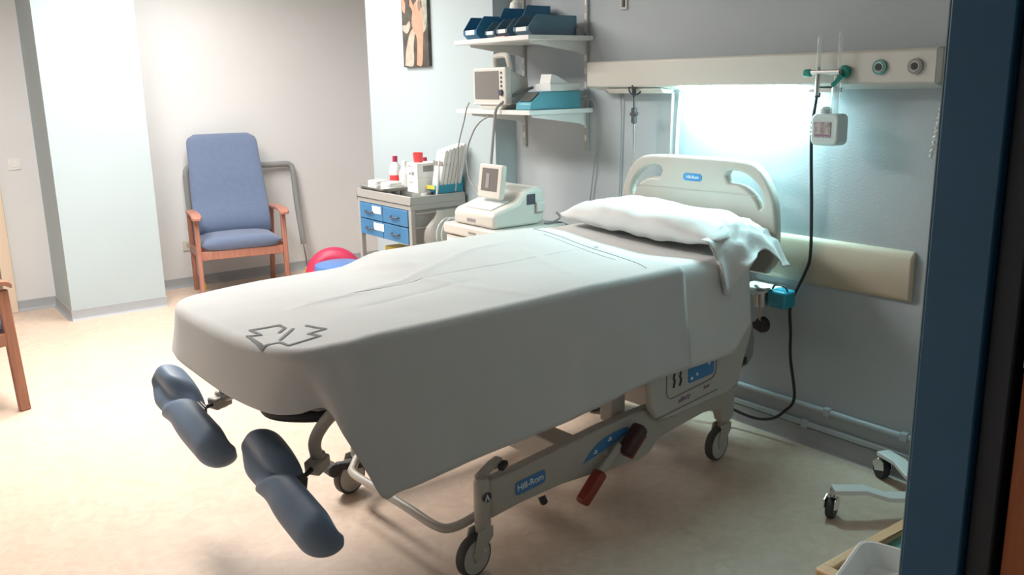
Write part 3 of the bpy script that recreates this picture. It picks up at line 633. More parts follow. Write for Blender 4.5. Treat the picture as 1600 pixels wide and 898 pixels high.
# ---------------------------------------------------------------- armchair
def armchair(label, loc, rz, woodm='chairwood', tip=-.33):
    t = thing('armchair', label, 'armchair', loc, rz)
    for x in (-.30, .30):
        bm = nb(); bar(bm, (x, -.27, 0), (x, -.245, .60), .032, .05, (0, 1, 0)); mk('front_leg', bm, woodm, t, bevel=.006)
        bm = nb(); bar(bm, (x*.96, .27, 0), (x, .17, .62), .032, .045, (0, 1, 0)); mk('rear_leg', bm, woodm, t, bevel=.006)
        bm = nb()
        P = cat([(x, tip, .615), (x, -.24, .635), (x*1.0, -.05, .63), (x*.98, .16, .615), (x*.97, .22, .605)], 5)
        rows = []
        for i, p in enumerate(P):
            w = .034 if i < 12 else .026; w = w*(.75 if i == 0 else 1)
            rows.append([(p.x-w, p.y, p.z-.012), (p.x+w, p.y, p.z-.012), (p.x+w, p.y, p.z+.012), (p.x-w, p.y, p.z+.012)])
        V = grid(bm, rows, True); bm.faces.new(V[0][::-1]); bm.faces.new(V[-1]); mk('armrest', bm, woodm, t, bevel=.006)
        bm = nb(); bar(bm, (x, -.25, .365), (x, .22, .335), .026, .06); mk('side_rail', bm, woodm, t, bevel=.004)
    bm = nb(); box(bm, (-.285, -.272, .315), (.285, -.248, .375)); mk('front_rail', bm, woodm, t, bevel=.004)
    bm = nb(); box(bm, (-.285, .18, .30), (.285, .2, .35)); mk('rear_rail', bm, woodm, t, bevel=.004)
    # seat cushion
    bm = nb(); rows = []
    for i in range(17):
        u = -1+2*i/16; row = []
        for k in range(20):
            a = 2*pi*k/20; c, s = cos(a), sin(a)
            yy = math.copysign(abs(c)**.35, c); zz = math.copysign(abs(s)**.55, s)
            e = (1-abs(u)**6)**.5 if abs(u) < 1 else 0.02
            row.append((u*.278, -.02+yy*.27*(.9+.1*e), .415-.02*yy*-1*0+zz*.05*max(e, .15)+.012*(1-u*u)*(1 if s > 0 else 0)-.02*(yy+1)/2))
        rows.append(row)
    V = grid(bm, rows, True); bm.faces.new(V[0]); bm.faces.new(V[-1][::-1]); mk('seat', bm, 'chairblue', t, ang=60)
    # back cushion
    bm = nb(); rows = []; N = 26
    for i in range(N+1):
        s = i/N; z = .44+.72*s
        y = .16+.20*s+.03*sin(s*pi*1.0)*-1+.05*math.exp(-((s-.12)/.18)**2)*-1
        hw = .275-.018*sm(.25, .95, s)
        if s < .35: hw += .0
        rt = 1 if s < .9 else sqrt(max(0, 1-((s-.9)/.1)**2))
        hw = hw-.06*(1-rt); th = .04*(.5+.5*rt) * (.6+.4*sm(0, .06, s))
        row = []
        for k in range(24):
            a = 2*pi*k/24; c, q = cos(a), sin(a)
            xx = math.copysign(abs(c)**.5, c)*hw; tt = math.copysign(abs(q)**.7, q)*th
            dish = .035*(abs(xx)/.28)**2.2
            row.append((xx, y+tt-dish*1.0, z))
        rows.append(row)
    V = grid(bm, rows, True); bm.faces.new(V[0]); bm.faces.new(V[-1][::-1]); mk('backrest', bm, 'chairblue', t, ang=60)
    return t
armchair('slate blue high-back armchair with reddish wooden arms against the back wall', (2.225, 6.40, 0), radians(-11))
armchair('brown wooden-legged armchair cut off at the left edge of the view', (.175, 4.876, 0), radians(104), 'darkwood', -.285)

# padded tube frame leaning on the back wall behind the armchair
t = thing('tube_frame', 'grey padded U-shaped tube frame leaning on the wall behind the armchair', 'frame', (2.45, 6.82, 0))
bm = nb(); tube(bm, cat([(-.415, -.03, .35), (-.42, -.01, .6), (-.42, 0, .86), (-.40, 0, .905), (-.35, 0, .915), (.2, 0, .895), (.36, 0, .893), (.405, 0, .88), (.425, -.01, .83), (.43, -.04, .55), (.44, -.09, .24)], 6), .023, 12); mk('padded_tube', bm, 'framegrey', t)
bm = nb(); tube(bm, [(.44, -.09, .25), (.445, -.12, .09), (.445, -.13, .04)], .010, 10); tube(bm, [(-.415, -.03, .36), (-.41, -.1, .04)], .010, 10); mk('metal_leg', bm, 'chrome', t)
bm = nb()
for x in (.445, -.41): lathe(bm, [(.001, 0), (.024, 0), (.026, .02), (.016, .05), (.001, .05)], (x, -.12, 0))
mk('rubber_foot', bm, 'yellow', t)
bm = nb(); box(bm, (2.74, 6.05, 0), (2.86, 6.16, .12), .3); tag(mk('yellow_block', bm, mat('pale_yellow_foam', (.85, .75, .3), .6), bevel=.02, seg=3), 'pale yellow block on the floor left of the crimson ring', 'block')
# crimson ring and blue stool
bm = nb(); rows = []
for i in range(40):
    a = 2*pi*i/40; rows.append([((.125+.075*cos(b))*cos(a), .075*sin(b), (.125+.075*cos(b))*sin(a)) for b in [2*pi*k/16 for k in range(16)]])
rows.append(rows[0]); grid(bm, rows, True)
o = mk('inflatable_ring', bm, 'pink'); o.location = (2.615, 5.60, .202); o.rotation_euler = (radians(-12), 0, radians(-30)); tag(o, 'crimson inflatable ring standing on the floor beyond the bed', 'ring')
t = thing('round_stool', 'low blue round stool in front of the crimson ring', 'stool', (2.47, 5.2, 0))
bm = nb(); lathe(bm, [(.001, .0), (.155, .0), (.165, .012), (.16, .04), (.12, .052), (.001, .055)], (0, 0, .325)); mk('seat', bm, 'stoolblue', t)
for a in (45, 135, 225, 315):
    bm = nb(); tube(bm, [(.09*cos(radians(a)), .09*sin(radians(a)), .326), (.14*cos(radians(a)), .14*sin(radians(a)), 0)], .011); mk('leg', bm, 'chrome', t)

# ---------------------------------------------------------------- birthing bed
TH = radians(3.0)
bed = thing('hospital_bed', 'beige adjustable hospital birthing bed on castors with its head at the right wall', 'bed', (2.0, 2.505, 0), TH)
# base side rails (shaped beams)
prof = [(-.575, .295), (-.473, .299), (-.279, .316), (-.068, .337), (.128, .345), (.56, .352), (.60, .36), (.66, .35), (.675, .30), (.672, .19), (.655, .165),
        (.60, .17), (.575, .235), (.48, .243), (.22, .215), (.17, .17), (.12, .158), (.0, .165), (-.067, .172), (-.28, .185), (-.45, .178), (-.575, .165)]
for s in (-1, 1):
    bm = nb(); prism(bm, prof, min(s*.35, s*.395), max(s*.35, s*.395), 'xz'); rail = mk('base_rail', bm, 'bedpaint', bed, bevel=.008, seg=3)
    if s == -1: near_rail = rail
    bm = nb(); prism(bm, [(.615, .30), (.685, .30), (.69, .37), (.675, .41), (.62, .41)], min(s*.345, s*.40), max(s*.345, s*.40), 'xz'); mk('corner_cap', bm, 'bedpaint', bed, bevel=.01, seg=3)
for u in (-.20, .45):
    bm = nb(); prism(bm, [(u-.05, .22), (u+.05, .22), (u+.05, .31), (u-.05, .31)], -.36, .36, 'xz'); mk('crossbeam', bm, 'bedpaint', bed, bevel=.006)
bm = nb(); tube(bm, cat([(-.58, -.36, .20), (-.60, -.35, .17), (-.66, -.31, .135), (-.69, -.26, .13), (-.69, -.1, .13), (-.69, .1, .13), (-.69, .26, .13), (-.66, .31, .135), (-.60, .35, .17), (-.58, .36, .20)], 6), .015, 12); mk('foot_crossbar', bm, 'bedpaint', bed)
# lift posts and deck
for (u, v) in ((.07, -.30), (.07, .30)):
    bm = nb(); box(bm, (u-.035, v-.03, .30), (u+.035, v+.03, .66)); mk('lift_post', bm, 'bedpaint', bed, bevel=.005)
bm = nb(); box(bm, (-.05, -.31, .43), (.15, .31, .50)); mk('lift_frame', bm, 'bedpaint', bed, bevel=.01)
bm = nb(); lathe(bm, [(.001, -.33), (.045, -.33), (.045, -.26), (.001, -.26)], (.10, 0, .47), 'Y'); box(bm, (-.02, -.345, .42), (.09, -.31, .52)); mk('lift_bearing', bm, 'bedpaint', bed, bevel=.006)
bm = nb(); box(bm, (.085, -.34, .44), (.16, -.30, .56)); mk('lift_guard', bm, 'dark', bed, bevel=.008)
bm = nb(); prism(bm, rrect(-.85, .66, -.36, .36, .06), .60, .66, 'xy'); mk('deck_frame', bm, 'bedgrey', bed, bevel=.006)
bm = nb(); prism(bm, [(-1.21, -.20), (-1.21, .30), (-1.12, .38), (-.9, .40), (-.9, -.40), (-1.12, -.36)], .655, .683, 'xy'); mk('foot_deck', bm, 'framegrey', bed, bevel=.006)
# castors
def castor(u, v, yaw_, up, cap):
    c = bpy.data.objects.new('castor', None); COL.objects.link(c); c.parent = bed; c.location = (u, v, 0); c.rotation_euler = (0, 0, yaw_); c.empty_display_size = .05
    R = .0665; ox = -.045
    bm = nb(); lathe(bm, [(.05, -.016), (R-.004, -.016), (R, -.010), (R, .010), (R-.004, .016), (.05, .016)], (ox, 0, R), 'Y', 40); mk('tyre', bm, 'tyre', c)
    bm = nb(); lathe(bm, [(.001, -.019), (.02, -.0195), (.051, -.017), (.056, -.0165), (.056, .0165), (.051, .017), (.001, .019)], (ox, 0, R), 'Y', 40); mk('wheel_hub', bm, 'hub', c)
    bm = nb(); lathe(bm, [(.001, -.0225), (.008, -.0225), (.008, -.018), (.001, -.018)], (ox, 0, R), 'Y', 16); mk('axle_cap', bm, 'bedgrey', c)
    for s in (-1, 1):
        bm = nb(); prism(bm, [(.022, .15), (-.04, .15), (ox-.022, .075), (ox-.012, .052), (ox+.012, .052), (ox+.02, .072), (.022, .115)], s*.022-.003, s*.022+.003, 'xz'); mk('fork', bm, 'bedpaint', c, bevel=.002)
    bm = nb(); lathe(bm, [(.001, .135), (.026, .135), (.026, .17), (.024, .172), (.024, .178), (.026, .18), (.026, up), (.02, up+.012), (.001, up+.014)], (0, 0, 0)); mk('stem_housing', bm, 'bedpaint', c)
    return c
castor(-.60, -.385, radians(8), .30, 0)
castor(-.60, .385, radians(10), .30, 0)
castor(.655, -.355, radians(6), .30, 0)
castor(.68, .355, radians(0), .30, 0)
bm = nb(); tube(bm, [(-.60, -.365, .30), (-.53, -.35, .325)], .016); bar(bm, (-.54, -.36, .325), (-.50, -.35, .33), .03, .025); mk('brake_link', bm, 'bedpaint', bed, bevel=.004)
bm = nb(); bar(bm, (-.525, -.385, .318), (-.49, -.37, .325), .02, .018); mk('rubber_stop', bm, 'dark', bed, bevel=.004)
bm = nb(); tube(bm, [(-.365, -.398, .175), (-.365, -.405, .165), (-.36, -.405, .155)], .013); mk('rubber_knob', bm, 'dark', bed)
# badge with the maker's lettering on the near rail
Y = -.3955
def strip(name, poly, m, parent, y, th=.0012):
    bm = nb(); prism(bm, poly, y-th, y, 'xz'); return mk(name, bm, m, parent)
a1 = atan2(.0, 1)
def shearp(P, u0, k): return [(u, z+k*(u-u0)) for u, z in P]
bd = strip('name_badge', shearp(rrect(-.475, -.345, .215, .262, .014), -.41, .08), 'bedblue', near_rail, Y)
text('badge_lettering', 'Hill-Rom', .031, 'lettering', bd, (-.41, Y-.0016, .2385), (1, 0, .08), (-.08, 0, 1))
sw = strip('blue_swoosh', cat([(-.175, 0, .228), (-.12, 0, .275), (-.05, 0, .300), (.04, 0, .305), (.05, 0, .285), (-.03, 0, .262), (-.10, 0, .245), (-.175, 0, .228)], 5)[:-1] and [(p.x, p.z) for p in cat([(-.175, 0, .228), (-.12, 0, .275), (-.05, 0, .300), (.04, 0, .305), (.05, 0, .285), (-.03, 0, .262), (-.10, 0, .245), (-.175, 0, .228)], 5)[:-1]], 'bedblue', near_rail, Y)
for (u, z) in ((-.115, .254), (-.045, .282)):
    bm = nb(); box(bm, (u-.009, Y-.0022, z-.003), (u+.009, Y-.0012, z+.001)); box(bm, (u-.002, Y-.0022, z), (u+.002, Y-.0012, z+.010)); box(bm, (u+.004, Y-.0022, z+.004), (u+.009, Y-.0012, z+.008)); mk('pictogram', bm, 'lettering', sw)
text('rail_lettering', 'affinity', .030, 'purple', near_rail, (.315, Y-.0008, .291), (1, 0, .12), (-.12, 0, 1), shear=.25)
bm = nb(); lathe(bm, [(.001, -.0275), (.017, -.0275), (.017, -.020), (.001, -.020)], (-.60, -.385, .255), 'Y', 24); lg = mk('round_logo', bm, 'ink', bed)
bm = nb(); y0 = -.4132-.0
prism(bm, [(-.610, .243), (-.600, .266), (-.590, .243), (-.595, .243), (-.600, .256), (-.605, .243)], -.4134, -.4126, 'xz'); mk('logo_mark', bm, 'lettering', lg)
# pedals
bm = nb(); bar(bm, (-.125, -.425, .19), (-.02, -.425, .265), .016, .034); tube(bm, [(-.06, -.38, .235), (-.06, -.43, .235)], .016); mk('pedal_arm', bm, 'bedpaint', bed, bevel=.005)
bm = nb(); bar(bm, (-.225, -.44, .118), (-.13, -.44, .205), .05, .036); mk('steer_pedal', bm, 'red', bed, bevel=.012, seg=3)
bm = nb(); bar(bm, (-.02, -.44, .235), (.07, -.44, .315), .055, .046); mk('brake_pedal', bm, 'blackred', bed, bevel=.014, seg=3)
bm = nb(); bar(bm, (-.005, -.44, .221), (.07, -.44, .287), .05, .012); mk('pedal_underside', bm, 'red', bed, bevel=.003)
bm = nb(); bar(bm, (-.70, .37, .125), (-.53, .345, .10), .03, .028); tube(bm, [(-.715, .35, .115), (-.715, .41, .115)], .026); mk('foot_lever', bm, 'dark', bed, bevel=.006)
# side panel (lowered siderail) with control panel
pts = [(.125, .57), (.110, .46), (.125, .36), (.155, .315), (.21, .297), (.35, .302), (.58, .315), (.64, .335), (.665, .42), (.70, .50), (.72, .57)]
bm = nb(); prism(bm, pts, -.435, -.405, 'xz'); sp = mk('side_panel', bm, 'bedplastic', bed, bevel=.010, seg=3)
bm = nb(); prism(bm, [(a, z) for a, z in pts], .405, .435, 'xz'); mk('side_panel', bm, 'bedplastic', bed, bevel=.010, seg=3)
YP2 = -.4355
pn = strip('control_panel', shearp(rrect(.325, .475, .412, .50, .012), .4, .05), 'bedblue', sp, YP2)
for (u, z) in ((.345, .425), (.375, .435), (.445, .462), (.41, .475)):
    bm = nb(); lathe(bm, [(.001, -.0028), (.006, -.0028), (.006, -.001), (.001, -.001)], (u, YP2, z), 'Y', 12); mk('panel_key', bm, 'lettering', pn)
ol = [(p[0], p[1]) for p in shearp(rrect(.205, .49, .385, .52, .035), .35, .10)]
bm = nb(); tube(bm, [(u, YP2-.0006, z) for u, z in ol+ol[:1]], .0022, 6); mk('panel_outline', bm, 'print_g', sp)
for u in (.245, .28):
    for z, hh in ((.462, .018), (.425, .012)):
        bm = nb(); bar(bm, (u-.004, YP2-.001, z-hh), (u+.004, YP2-.001, z+hh), .004, .009, (0, 1, 0)); box(bm, (u-.002, YP2-.002, z+hh), (u+.010, YP2, z+hh+.006)); mk('pictogram', bm, 'ink', sp)
text('panel_lettering', 'affinity', .026, 'purple', sp, (.305, YP2-.0008, .358), (1, 0, .12), (-.12, 0, 1), shear=.25)
text('panel_lettering', 'four', .022, 'purple', sp, (.435, YP2-.0008, .373), (1, 0, .12), (-.12, 0, 1), shear=.2)
bm = nb(); bar(bm, (.155, -.437, .315), (.50, -.437, .345), .003, .004); mk('seam_line', bm, 'bedgrey', sp)
# corner bumper at the head
bm = nb(); prism(bm, [(.60, .60), (.70, .60), (.745, .55), (.76, .48), (.755, .42), (.72, .385), (.66, .38), (.60, .40)], -.42, -.36, 'xz'); mk('head_bumper', bm, 'bedgrey', bed, bevel=.015, seg=3)
bm = nb(); box(bm, (.62, -.425, .395), (.705, -.355, .43)); mk('bumper_cap', bm, 'dark', bed, bevel=.008)
bm = nb(); prism(bm, [(.60, .60), (.70, .60), (.745, .55), (.76, .48), (.755, .42), (.72, .385), (.66, .38), (.60, .40)], .36, .42, 'xz'); mk('head_bumper', bm, 'bedgrey', bed, bevel=.015, seg=3)
# headboard
out = [(p.x, p.z) for p in cat([(-.37, 0, .74), (-.405, 0, .80), (-.40, 0, .97), (-.375, 0, 1.06), (-.32, 0, 1.135), (-.24, 0, 1.162), (0, 0, 1.166), (.24, 0, 1.162), (.32, 0, 1.135), (.375, 0, 1.06), (.40, 0, .97), (.405, 0, .80), (.37, 0, .74)], 6)]
slot = [(p.x, p.z) for p in cat([(.155, 0, 1.11), (.18, 0, 1.14), (.25, 0, 1.138), (.32, 0, 1.10), (.36, 0, 1.04), (.362, 0, .995), (.335, 0, .975), (.315, 0, 1.01), (.28, 0, 1.045), (.235, 0, 1.065), (.18, 0, 1.07), (.155, 0, 1.11)], 5)][:-1]
hb = curve2d('headboard', [out, slot, [(-a, b) for a, b in slot][::-1]], .045, 'bedplastic', bed, .012)
# local XY -> (v, z): x=+v, y=z ; face normal along -u
hb.matrix_local = Matrix(((0, 0, -1, .885), (1, 0, 0, 0), (0, 1, 0, 0), (0, 0, 0, 1)))
for s in (1,):
    bm = nb(); prism(bm, rrect(-.05, .05, 1.075, 1.107, .015), .0, .0015, 'yz'); b2 = mk('name_badge', bm, 'bedblue2', bed); b2.location = (.861, 0.0, 0)
text('badge_lettering', 'Hill-Rom', .019, 'lettering', b2, (-.0006, 0, 1.091), (0, -1, 0), (0, 0, 1))
bm = nb(); box(bm, (.8605, -.33, 1.035), (.8635, .33, 1.039)); mk('moulding_line', bm, 'bedpaint', bed)
for v in (-.2, .2):
    bm = nb(); box(bm, (.84, v-.03, .60), (.885, v+.03, .76)); box(bm, (.62, v-.03, .60), (.84, v+.03, .65)); mk('headboard_mount', bm, 'bedgrey', bed, bevel=.005)
# mattress
bm = nb(); P = []
def mout(r):  # rounded outline of the mattress, inset by r
    L = [(.66, -.39), (.58, -.43), (.2, -.43), (-.6, -.43), (-1.0, -.42), (-1.11, -.37), (-1.175, -.27), (-1.20, -.1), (-1.20, .15), (-1.185, .28), (-1.12, .385), (-.98, .43), (-.6, .43), (.2, .43), (.60, .43), (.70, .39)]
    return [(p.x*(1-r/1.2), p.y*(1-r/.43)) for p in cat([(a, b, 0) for a, b in L], 5)]
for r, z in ((.07, .69), (.04, .72), (.015, .77), (.01, .80), (.03, .83), (.06, .842)): P.append([(a, b, z) for a, b in mout(r)])
V = grid(bm, P, True); bm.faces.new(V[0]); bm.faces.new(V[-1][::-1]); mk('mattress', bm, 'mattress', bed)
# handle loop and tubes under the foot end
bm = nb(); tube(bm, cat([(-1.02, -.10, .655), (-1.10, -.10, .645), (-1.165, -.135, .625), (-1.175, -.20, .62), (-1.13, -.27, .62), (-1.06, -.33, .625), (-.98, -.36, .64), (-.9, -.36, .65)], 6), .017, 12); mk('grab_loop', bm, 'dark', bed)
# leg supports: twisted padded shells on swivel brackets
def shell(P0, P1, R0, g0, g1):
    # padded boot-shaped rest: capsule with a deep groove whose mouth turns along its length
    A = Vector(P0); B = Vector(P1); ax = (B-A).normalized()
    up = Vector((0, 0, 1)); up = (up-ax*up.dot(ax)).normalized(); sd = ax.cross(up)
    n, m = 60, 64; rows = []; L = (B-A).length
    for i in range(n+1):
        q = i/n; x = -R0*cos(pi*min(1, q*4)/2) if q < .25 else (L+R0*sin(pi*(q-.75)*2) if q > .75 else L*(q-.25)*2)
        e = sqrt(max(0, 1-(x/R0)**2)) if x < 0 else (sqrt(max(0, 1-((x-L)/R0)**2)) if x > L else 1.0)
        tt = max(0, min(1, x/L)); g = g0+(g1-g0)*sm(.12, .58, tt)
        wide = 1.0+.06*sm(.4, 0, tt)-.12*math.exp(-((tt-.42)/.16)**2)
        row = []
        for k in range(m):
            ph = 2*pi*k/m; d = (ph-g+pi) % (2*pi)-pi
            groove = math.exp(-(abs(d)/1.0)**3.2)*sm(.25, .95, e)
            r = R0*max(e, .01)*wide*(1-.80*groove+.07*math.exp(-((abs(d)-1.15)/.3)**2)*e)
            row.append(A+ax*x+(up*sin(ph)+sd*cos(ph))*r)
        rows.append(row)
    return rows
def legsupport(P0, P1, R, brk, label):
    g = bpy.data.objects.new('leg_support', None); COL.objects.link(g); g.parent = bed; g.empty_display_size = .05
    rows = shell(P0, P1, R, G0, G1)
    bm = nb(); V = grid(bm, rows, True); bm.faces.new(V[0]); bm.faces.new(V[-1][::-1]); o = mk('padded_shell', bm, 'pad', g, ang=80)
    c = (Vector(P0)+Vector(P1))/2; q = Vector(brk); d_ = (c-q).normalized()
    bm = nb(); tube(bm, [q, q+(c-q)*.75], .007, 10); mk('swivel_rod', bm, 'dark', g)
    m_ = q+(c-q)*.45
    bm = nb()
    ax = (Vector(P1)-Vector(P0)).normalized()
    for k in range(4): bar(bm, m_+d_*(.004+.009*k)-ax*(.025+.008*k), m_+d_*(.004+.009*k)+ax*(.025+.008*k), .03, .007, d_)
    mk('ribbed_mount', bm, 'darkgrey', g, bevel=.002)
    bm = nb(); bar(bm, q-d_*.055, q+d_*.012, .048, .04); tube(bm, [q-d_*.03+Vector((0, 0, -.024)), q-d_*.03+Vector((0, 0, .034))], .02); mk('clamp_block', bm, 'bedplastic', g, bevel=.007, seg=3)
    return g
G0, G1 = radians(8), radians(155)
legsupport((-1.22, .545, .515), (-1.22, .115, .445), .073, (-1.13, .36, .485), '')
legsupport((-1.22, -.195, .508), (-1.22, -.54, .425), .070, (-1.115, -.30, .475), '')
bm = nb(); tube(bm, cat([(-1.10, .40, .50), (-1.10, .34, .505), (-1.10, .26, .535), (-1.08, .10, .60), (-1.05, 0, .65)], 5), .014, 12); mk('support_arm', bm, 'bedgrey', bed)
bm = nb(); tube(bm, cat([(-1.06, -.38, .665), (-1.09, -.335, .61), (-1.105, -.30, .55), (-1.095, -.285, .49)], 6), .018, 12); mk('support_arm', bm, 'bedpaint', bed)
bm = nb(); tube(bm, [(-1.10, .35, .50), (-1.10, .35, .62), (-1.08, .33, .67)], .016, 12); mk('support_post', bm, 'bedpaint', bed)

# ---------------------------------------------------------------- linen (cloth on the bed, tops of their own)
def ztop(u, v):
    b = .851+.038*sm(-.63, -.44, u)*sm(-.2, .38, v)*(1-.25*sm(.2, .5, u))
    b -= .012*sm(-.9, -1.22, u)
    return b
def wr(u, v):
    # creases: one long fold along the bed, two short ones, soft rumple
    w = .0035*noise.noise(Vector((u*3.1, v*4.2, .3)))+.0015*noise.noise(Vector((u*9, v*11, 1.3)))
    d1 = v-(-.044+.16*(u+1.095)+.10*sm(-.6, -.1, u)); w += .0055*math.exp(-abs(d1/.013)**1.5)*sm(-1.1, -.85, u)*sm(.12, -.1, u)
    d2 = u-(-.40-.31*(v+.40)); w += .0050*math.exp(-abs(d2/.013)**1.5)*sm(-.43, -.36, v)*sm(.36, .25, v)
    d3 = (v+.16)-(u+.9)*.10; w -= .0030*math.exp(-abs(d3/.014)**1.5)*sm(-.95, -.8, u)*sm(-.3, -.45, u)
    d4 = (u+.02)-(v)*.25; w += .0035*math.exp(-abs(d4/.012)**1.5)*sm(-.43, -.3, v)*sm(.2, .05, v)
    d5 = (u+.50)+(v-.22)*.8; w += .006*math.exp(-abs(d5/.02)**1.5)*sm(.1, .2, v)*sm(.42, .3, v)
    return w
def drape(name, K, label, catn, m, rows_top=64, R=.026, off=0, waves=.006, nsub=14, spine=(-1.0, .5), thick=.0025):
    # K: list of (T(u,v), B(u,v,z)) key pairs around the edge, smoothly interpolated
    Ts = cat([(a[0], a[1], 0) for a, b in K], nsub); Bs = cat([b for a, b in K], nsub)
    bm = nb(); cols = []
    n2 = 26
    for T, B in zip(Ts, Bs):
        c = []; sp_ = Vector((max(spine[0], min(spine[1], T.x)), 0, 0))
        for i in range(rows_top):
            w = i/rows_top; p = sp_.lerp(Vector((T.x, T.y, 0)), w)
            c.append(Vector((p.x, p.y, ztop(p.x, p.y)+wr(p.x, p.y)+off)))
        zt = ztop(T.x, T.y)+off
        d_ = Vector((B.x-T.x, B.y-T.y, 0)); dn = Vector((T.x-sp_.x, T.y, 0)).normalized()
        for i in range(7):
            a = (pi/2)*i/6; p = Vector((T.x, T.y, 0))+dn*R*sin(a); c.append(Vector((p.x, p.y, zt-R*(1-cos(a))+wr(T.x, T.y)*cos(a))))
        st = Vector((T.x, T.y, 0))+dn*R; st.z = zt-R
        for i in range(1, n2+1):
            w = i/n2; p = st.lerp(B, w)
            L = zt-R-B.z
            k = waves*sm(0, .5, w)*min(1, L/.25)
            n = noise.noise(Vector((p.x*5, p.z*2.0, 2.1)))*1.2+.5*noise.noise(Vector((p.x*14, p.z*4, 5)))
            c.append(p+dn*k*n)
        cols.append(c)
    V = grid(bm, cols)
    o = mk(name, bm, m, solid=thick, ang=75); o.modifiers['s'].offset = 1
    o.location = (2.0, 2.505, 0); o.rotation_euler = (0, 0, TH)
    tag(o, label, catn); return o
K1 = [((.30, .40), (.30, .475, .74)), ((0, .40), (0, .475, .74)), ((-.4, .40), (-.4, .475, .74)), ((-.85, .40), (-.85, .47, .73)), ((-1.05, .40), (-1.06, .465, .715)), ((-1.17, .385), (-1.20, .455, .69)), ((-1.222, .29), (-1.25, .32, .682)), ((-1.23, .1), (-1.265, .11, .68)), ((-1.23, -.1), (-1.262, -.12, .672)),
      ((-1.22, -.24), (-1.235, -.30, .668)), ((-1.20, -.33), (-1.185, -.37, .670)), ((-1.165, -.38), (-1.12, -.41, .68)), ((-1.12, -.402), (-1.09, -.45, .60)), ((-1.09, -.408), (-1.05, -.478, .50)), ((-1.05, -.424), (-1.01, -.49, .418)), ((-.99, -.424), (-.95, -.49, .422)), ((-.75, -.424), (-.75, -.485, .431)), ((-.55, -.424), (-.55, -.482, .441)), ((-.28, -.424), (-.28, -.48, .452)), ((0, -.424), (0, -.48, .484)), ((.27, -.424), (.30, -.468, .49))]
sheet = drape('bed_sheet', K1, 'grey-white cotton sheet with a printed cross hanging low over the near side of the bed', 'sheet', 'sheet', off=.0065, spine=(-.95, .33))
K2 = [((.80, .39), (.80, .455, .76)), ((.3, .39), (.3, .455, .76)), ((-.1, .39), (-.1, .455, .76))]
# under sheet: a run across the bed near the head, hanging on the near side
def crosssheet(u0, u1, zb, label):
    bm = nb(); rows = []
    for i in range(41):
        u = u0+(u1-u0)*i/40; pts = []
        for v, z in ((.452, .74), (.452, .80)): pts.append((v, z))
        for k in range(7):
            a = pi/2*k/6; pts.append((.40+.052*cos(a), ztop(u, .4)-.05+.05*sin(a)))
        for k in range(1, 24): v = .40-.80*k/24; pts.append((v, ztop(u, v)+wr(u, v)*.8))
        for k in range(7):
            a = pi/2*(1-k/6); pts.append((-.396-.042*cos(a), ztop(u, -.4)-.05+.05*sin(a)))
        z0 = ztop(u, -.4)-.05; z1 = zb(u)
        for k in range(1, 17): w = k/16; pts.append((-.438-.020*w+.004*noise.noise(Vector((u*6, w*2, 4))), z0+(z1-z0)*w))
        rows.append([(u, v, z) for v, z in pts])
    grid(bm, rows); o = mk('under_sheet', bm, 'linen', solid=.002, ang=75); o.modifiers['s'].offset = 1
    o.location = (2.0, 2.505, 0); o.rotation_euler = (0, 0, TH); tag(o, label, 'sheet'); return o
crosssheet(.02, .665, lambda u: .478 if u < .565 else .478+.10*min(1, (u-.565)/.10), 'white under sheet showing between the printed sheet and the pillow')
# shadow along the hem at the sheet's head edge, drawn as thin dark lines
def hem_shadow(pts, r, m, lab):
    bm = nb(); P = cat([(u, v, ztop(u, v)+wr(u, v)+.0095) for u, v in pts], 10); P = [Vector((p.x, p.y, ztop(p.x, p.y)+wr(p.x, p.y)+.0095)) for p in P]
    tube(bm, P, r, 6); return mk('seam_line', bm, m, sheet)
hem_shadow([(.285, .37), (.27, .2), (.25, .0), (.235, -.15), (.19, -.30), (.15, -.38)], .0014, 'hem_shade', '')
hem_shadow([(.235, .25), (.21, .0), (.185, -.2)], .0007, 'hem_shade', '')
# printed cross emblem
cr = [(-1.124, .178), (-1.063, .258), (-.952, .225), (-.888, .061), (-.928, .02), (-1.06, -.012), (-1.132, .038)]
from mathutils.bvhtree import BVHTree
bvh = BVHTree.FromPolygons([v.co.copy() for v in sheet.data.vertices], [list(p.vertices) for p in sheet.data.polygons])
def onsheet(u, v, d=.0045):
    h = bvh.ray_cast(Vector((u, v, 2)), Vector((0, 0, -1)))
    return h[0]+(h[1] if h[1].z > 0 else -h[1])*d if h[0] else Vector((u, v, ztop(u, v)+d))
CR = {'a': (-1.240, -.185), 'c': (-1.207, -.197), 'd': (-1.210, -.134), 'e': (-1.131, -.150), 'f': (-1.132, -.187), 'g': (-1.162, -.214), 'h': (-1.12, -.212), 'i': (-1.19, -.278),
      'j': (-1.081, -.213), 'k': (-1.074, -.245), 'l': (-1.06, -.287), 'm': (-1.114, -.290), 'n': (-1.102, -.332), 'o': (-1.198, -.343), 'p': (-1.200, -.300), 'q': (-1.243, -.292)}
SH = (.018, .0)
bm = nb()
for seg_, w in (('qacdefg', .009), ('hi', .009), ('jklmnopq', .009)):
    pts = [Vector((CR[c][0]+SH[0], CR[c][1]+SH[1], 0)) for c in seg_]
    for a, b in zip(pts, pts[1:]):
        d = (b-a).normalized(); s = Vector((-d.y, d.x, 0))*w/2; a2 = a-d*w*.35; b2 = b+d*w*.35
        n = 10; L = [(a2.lerp(b2, k/n)+s, a2.lerp(b2, k/n)-s) for k in range(n+1)]
        V = [(bm.verts.new(onsheet(p.x, p.y)), bm.verts.new(onsheet(q.x, q.y))) for p, q in L]
        for x, y in zip(V, V[1:]): bm.faces.new((x[0], x[1], y[1], y[0]))
mk('printed_cross', bm, 'print_g', sheet, ang=180)

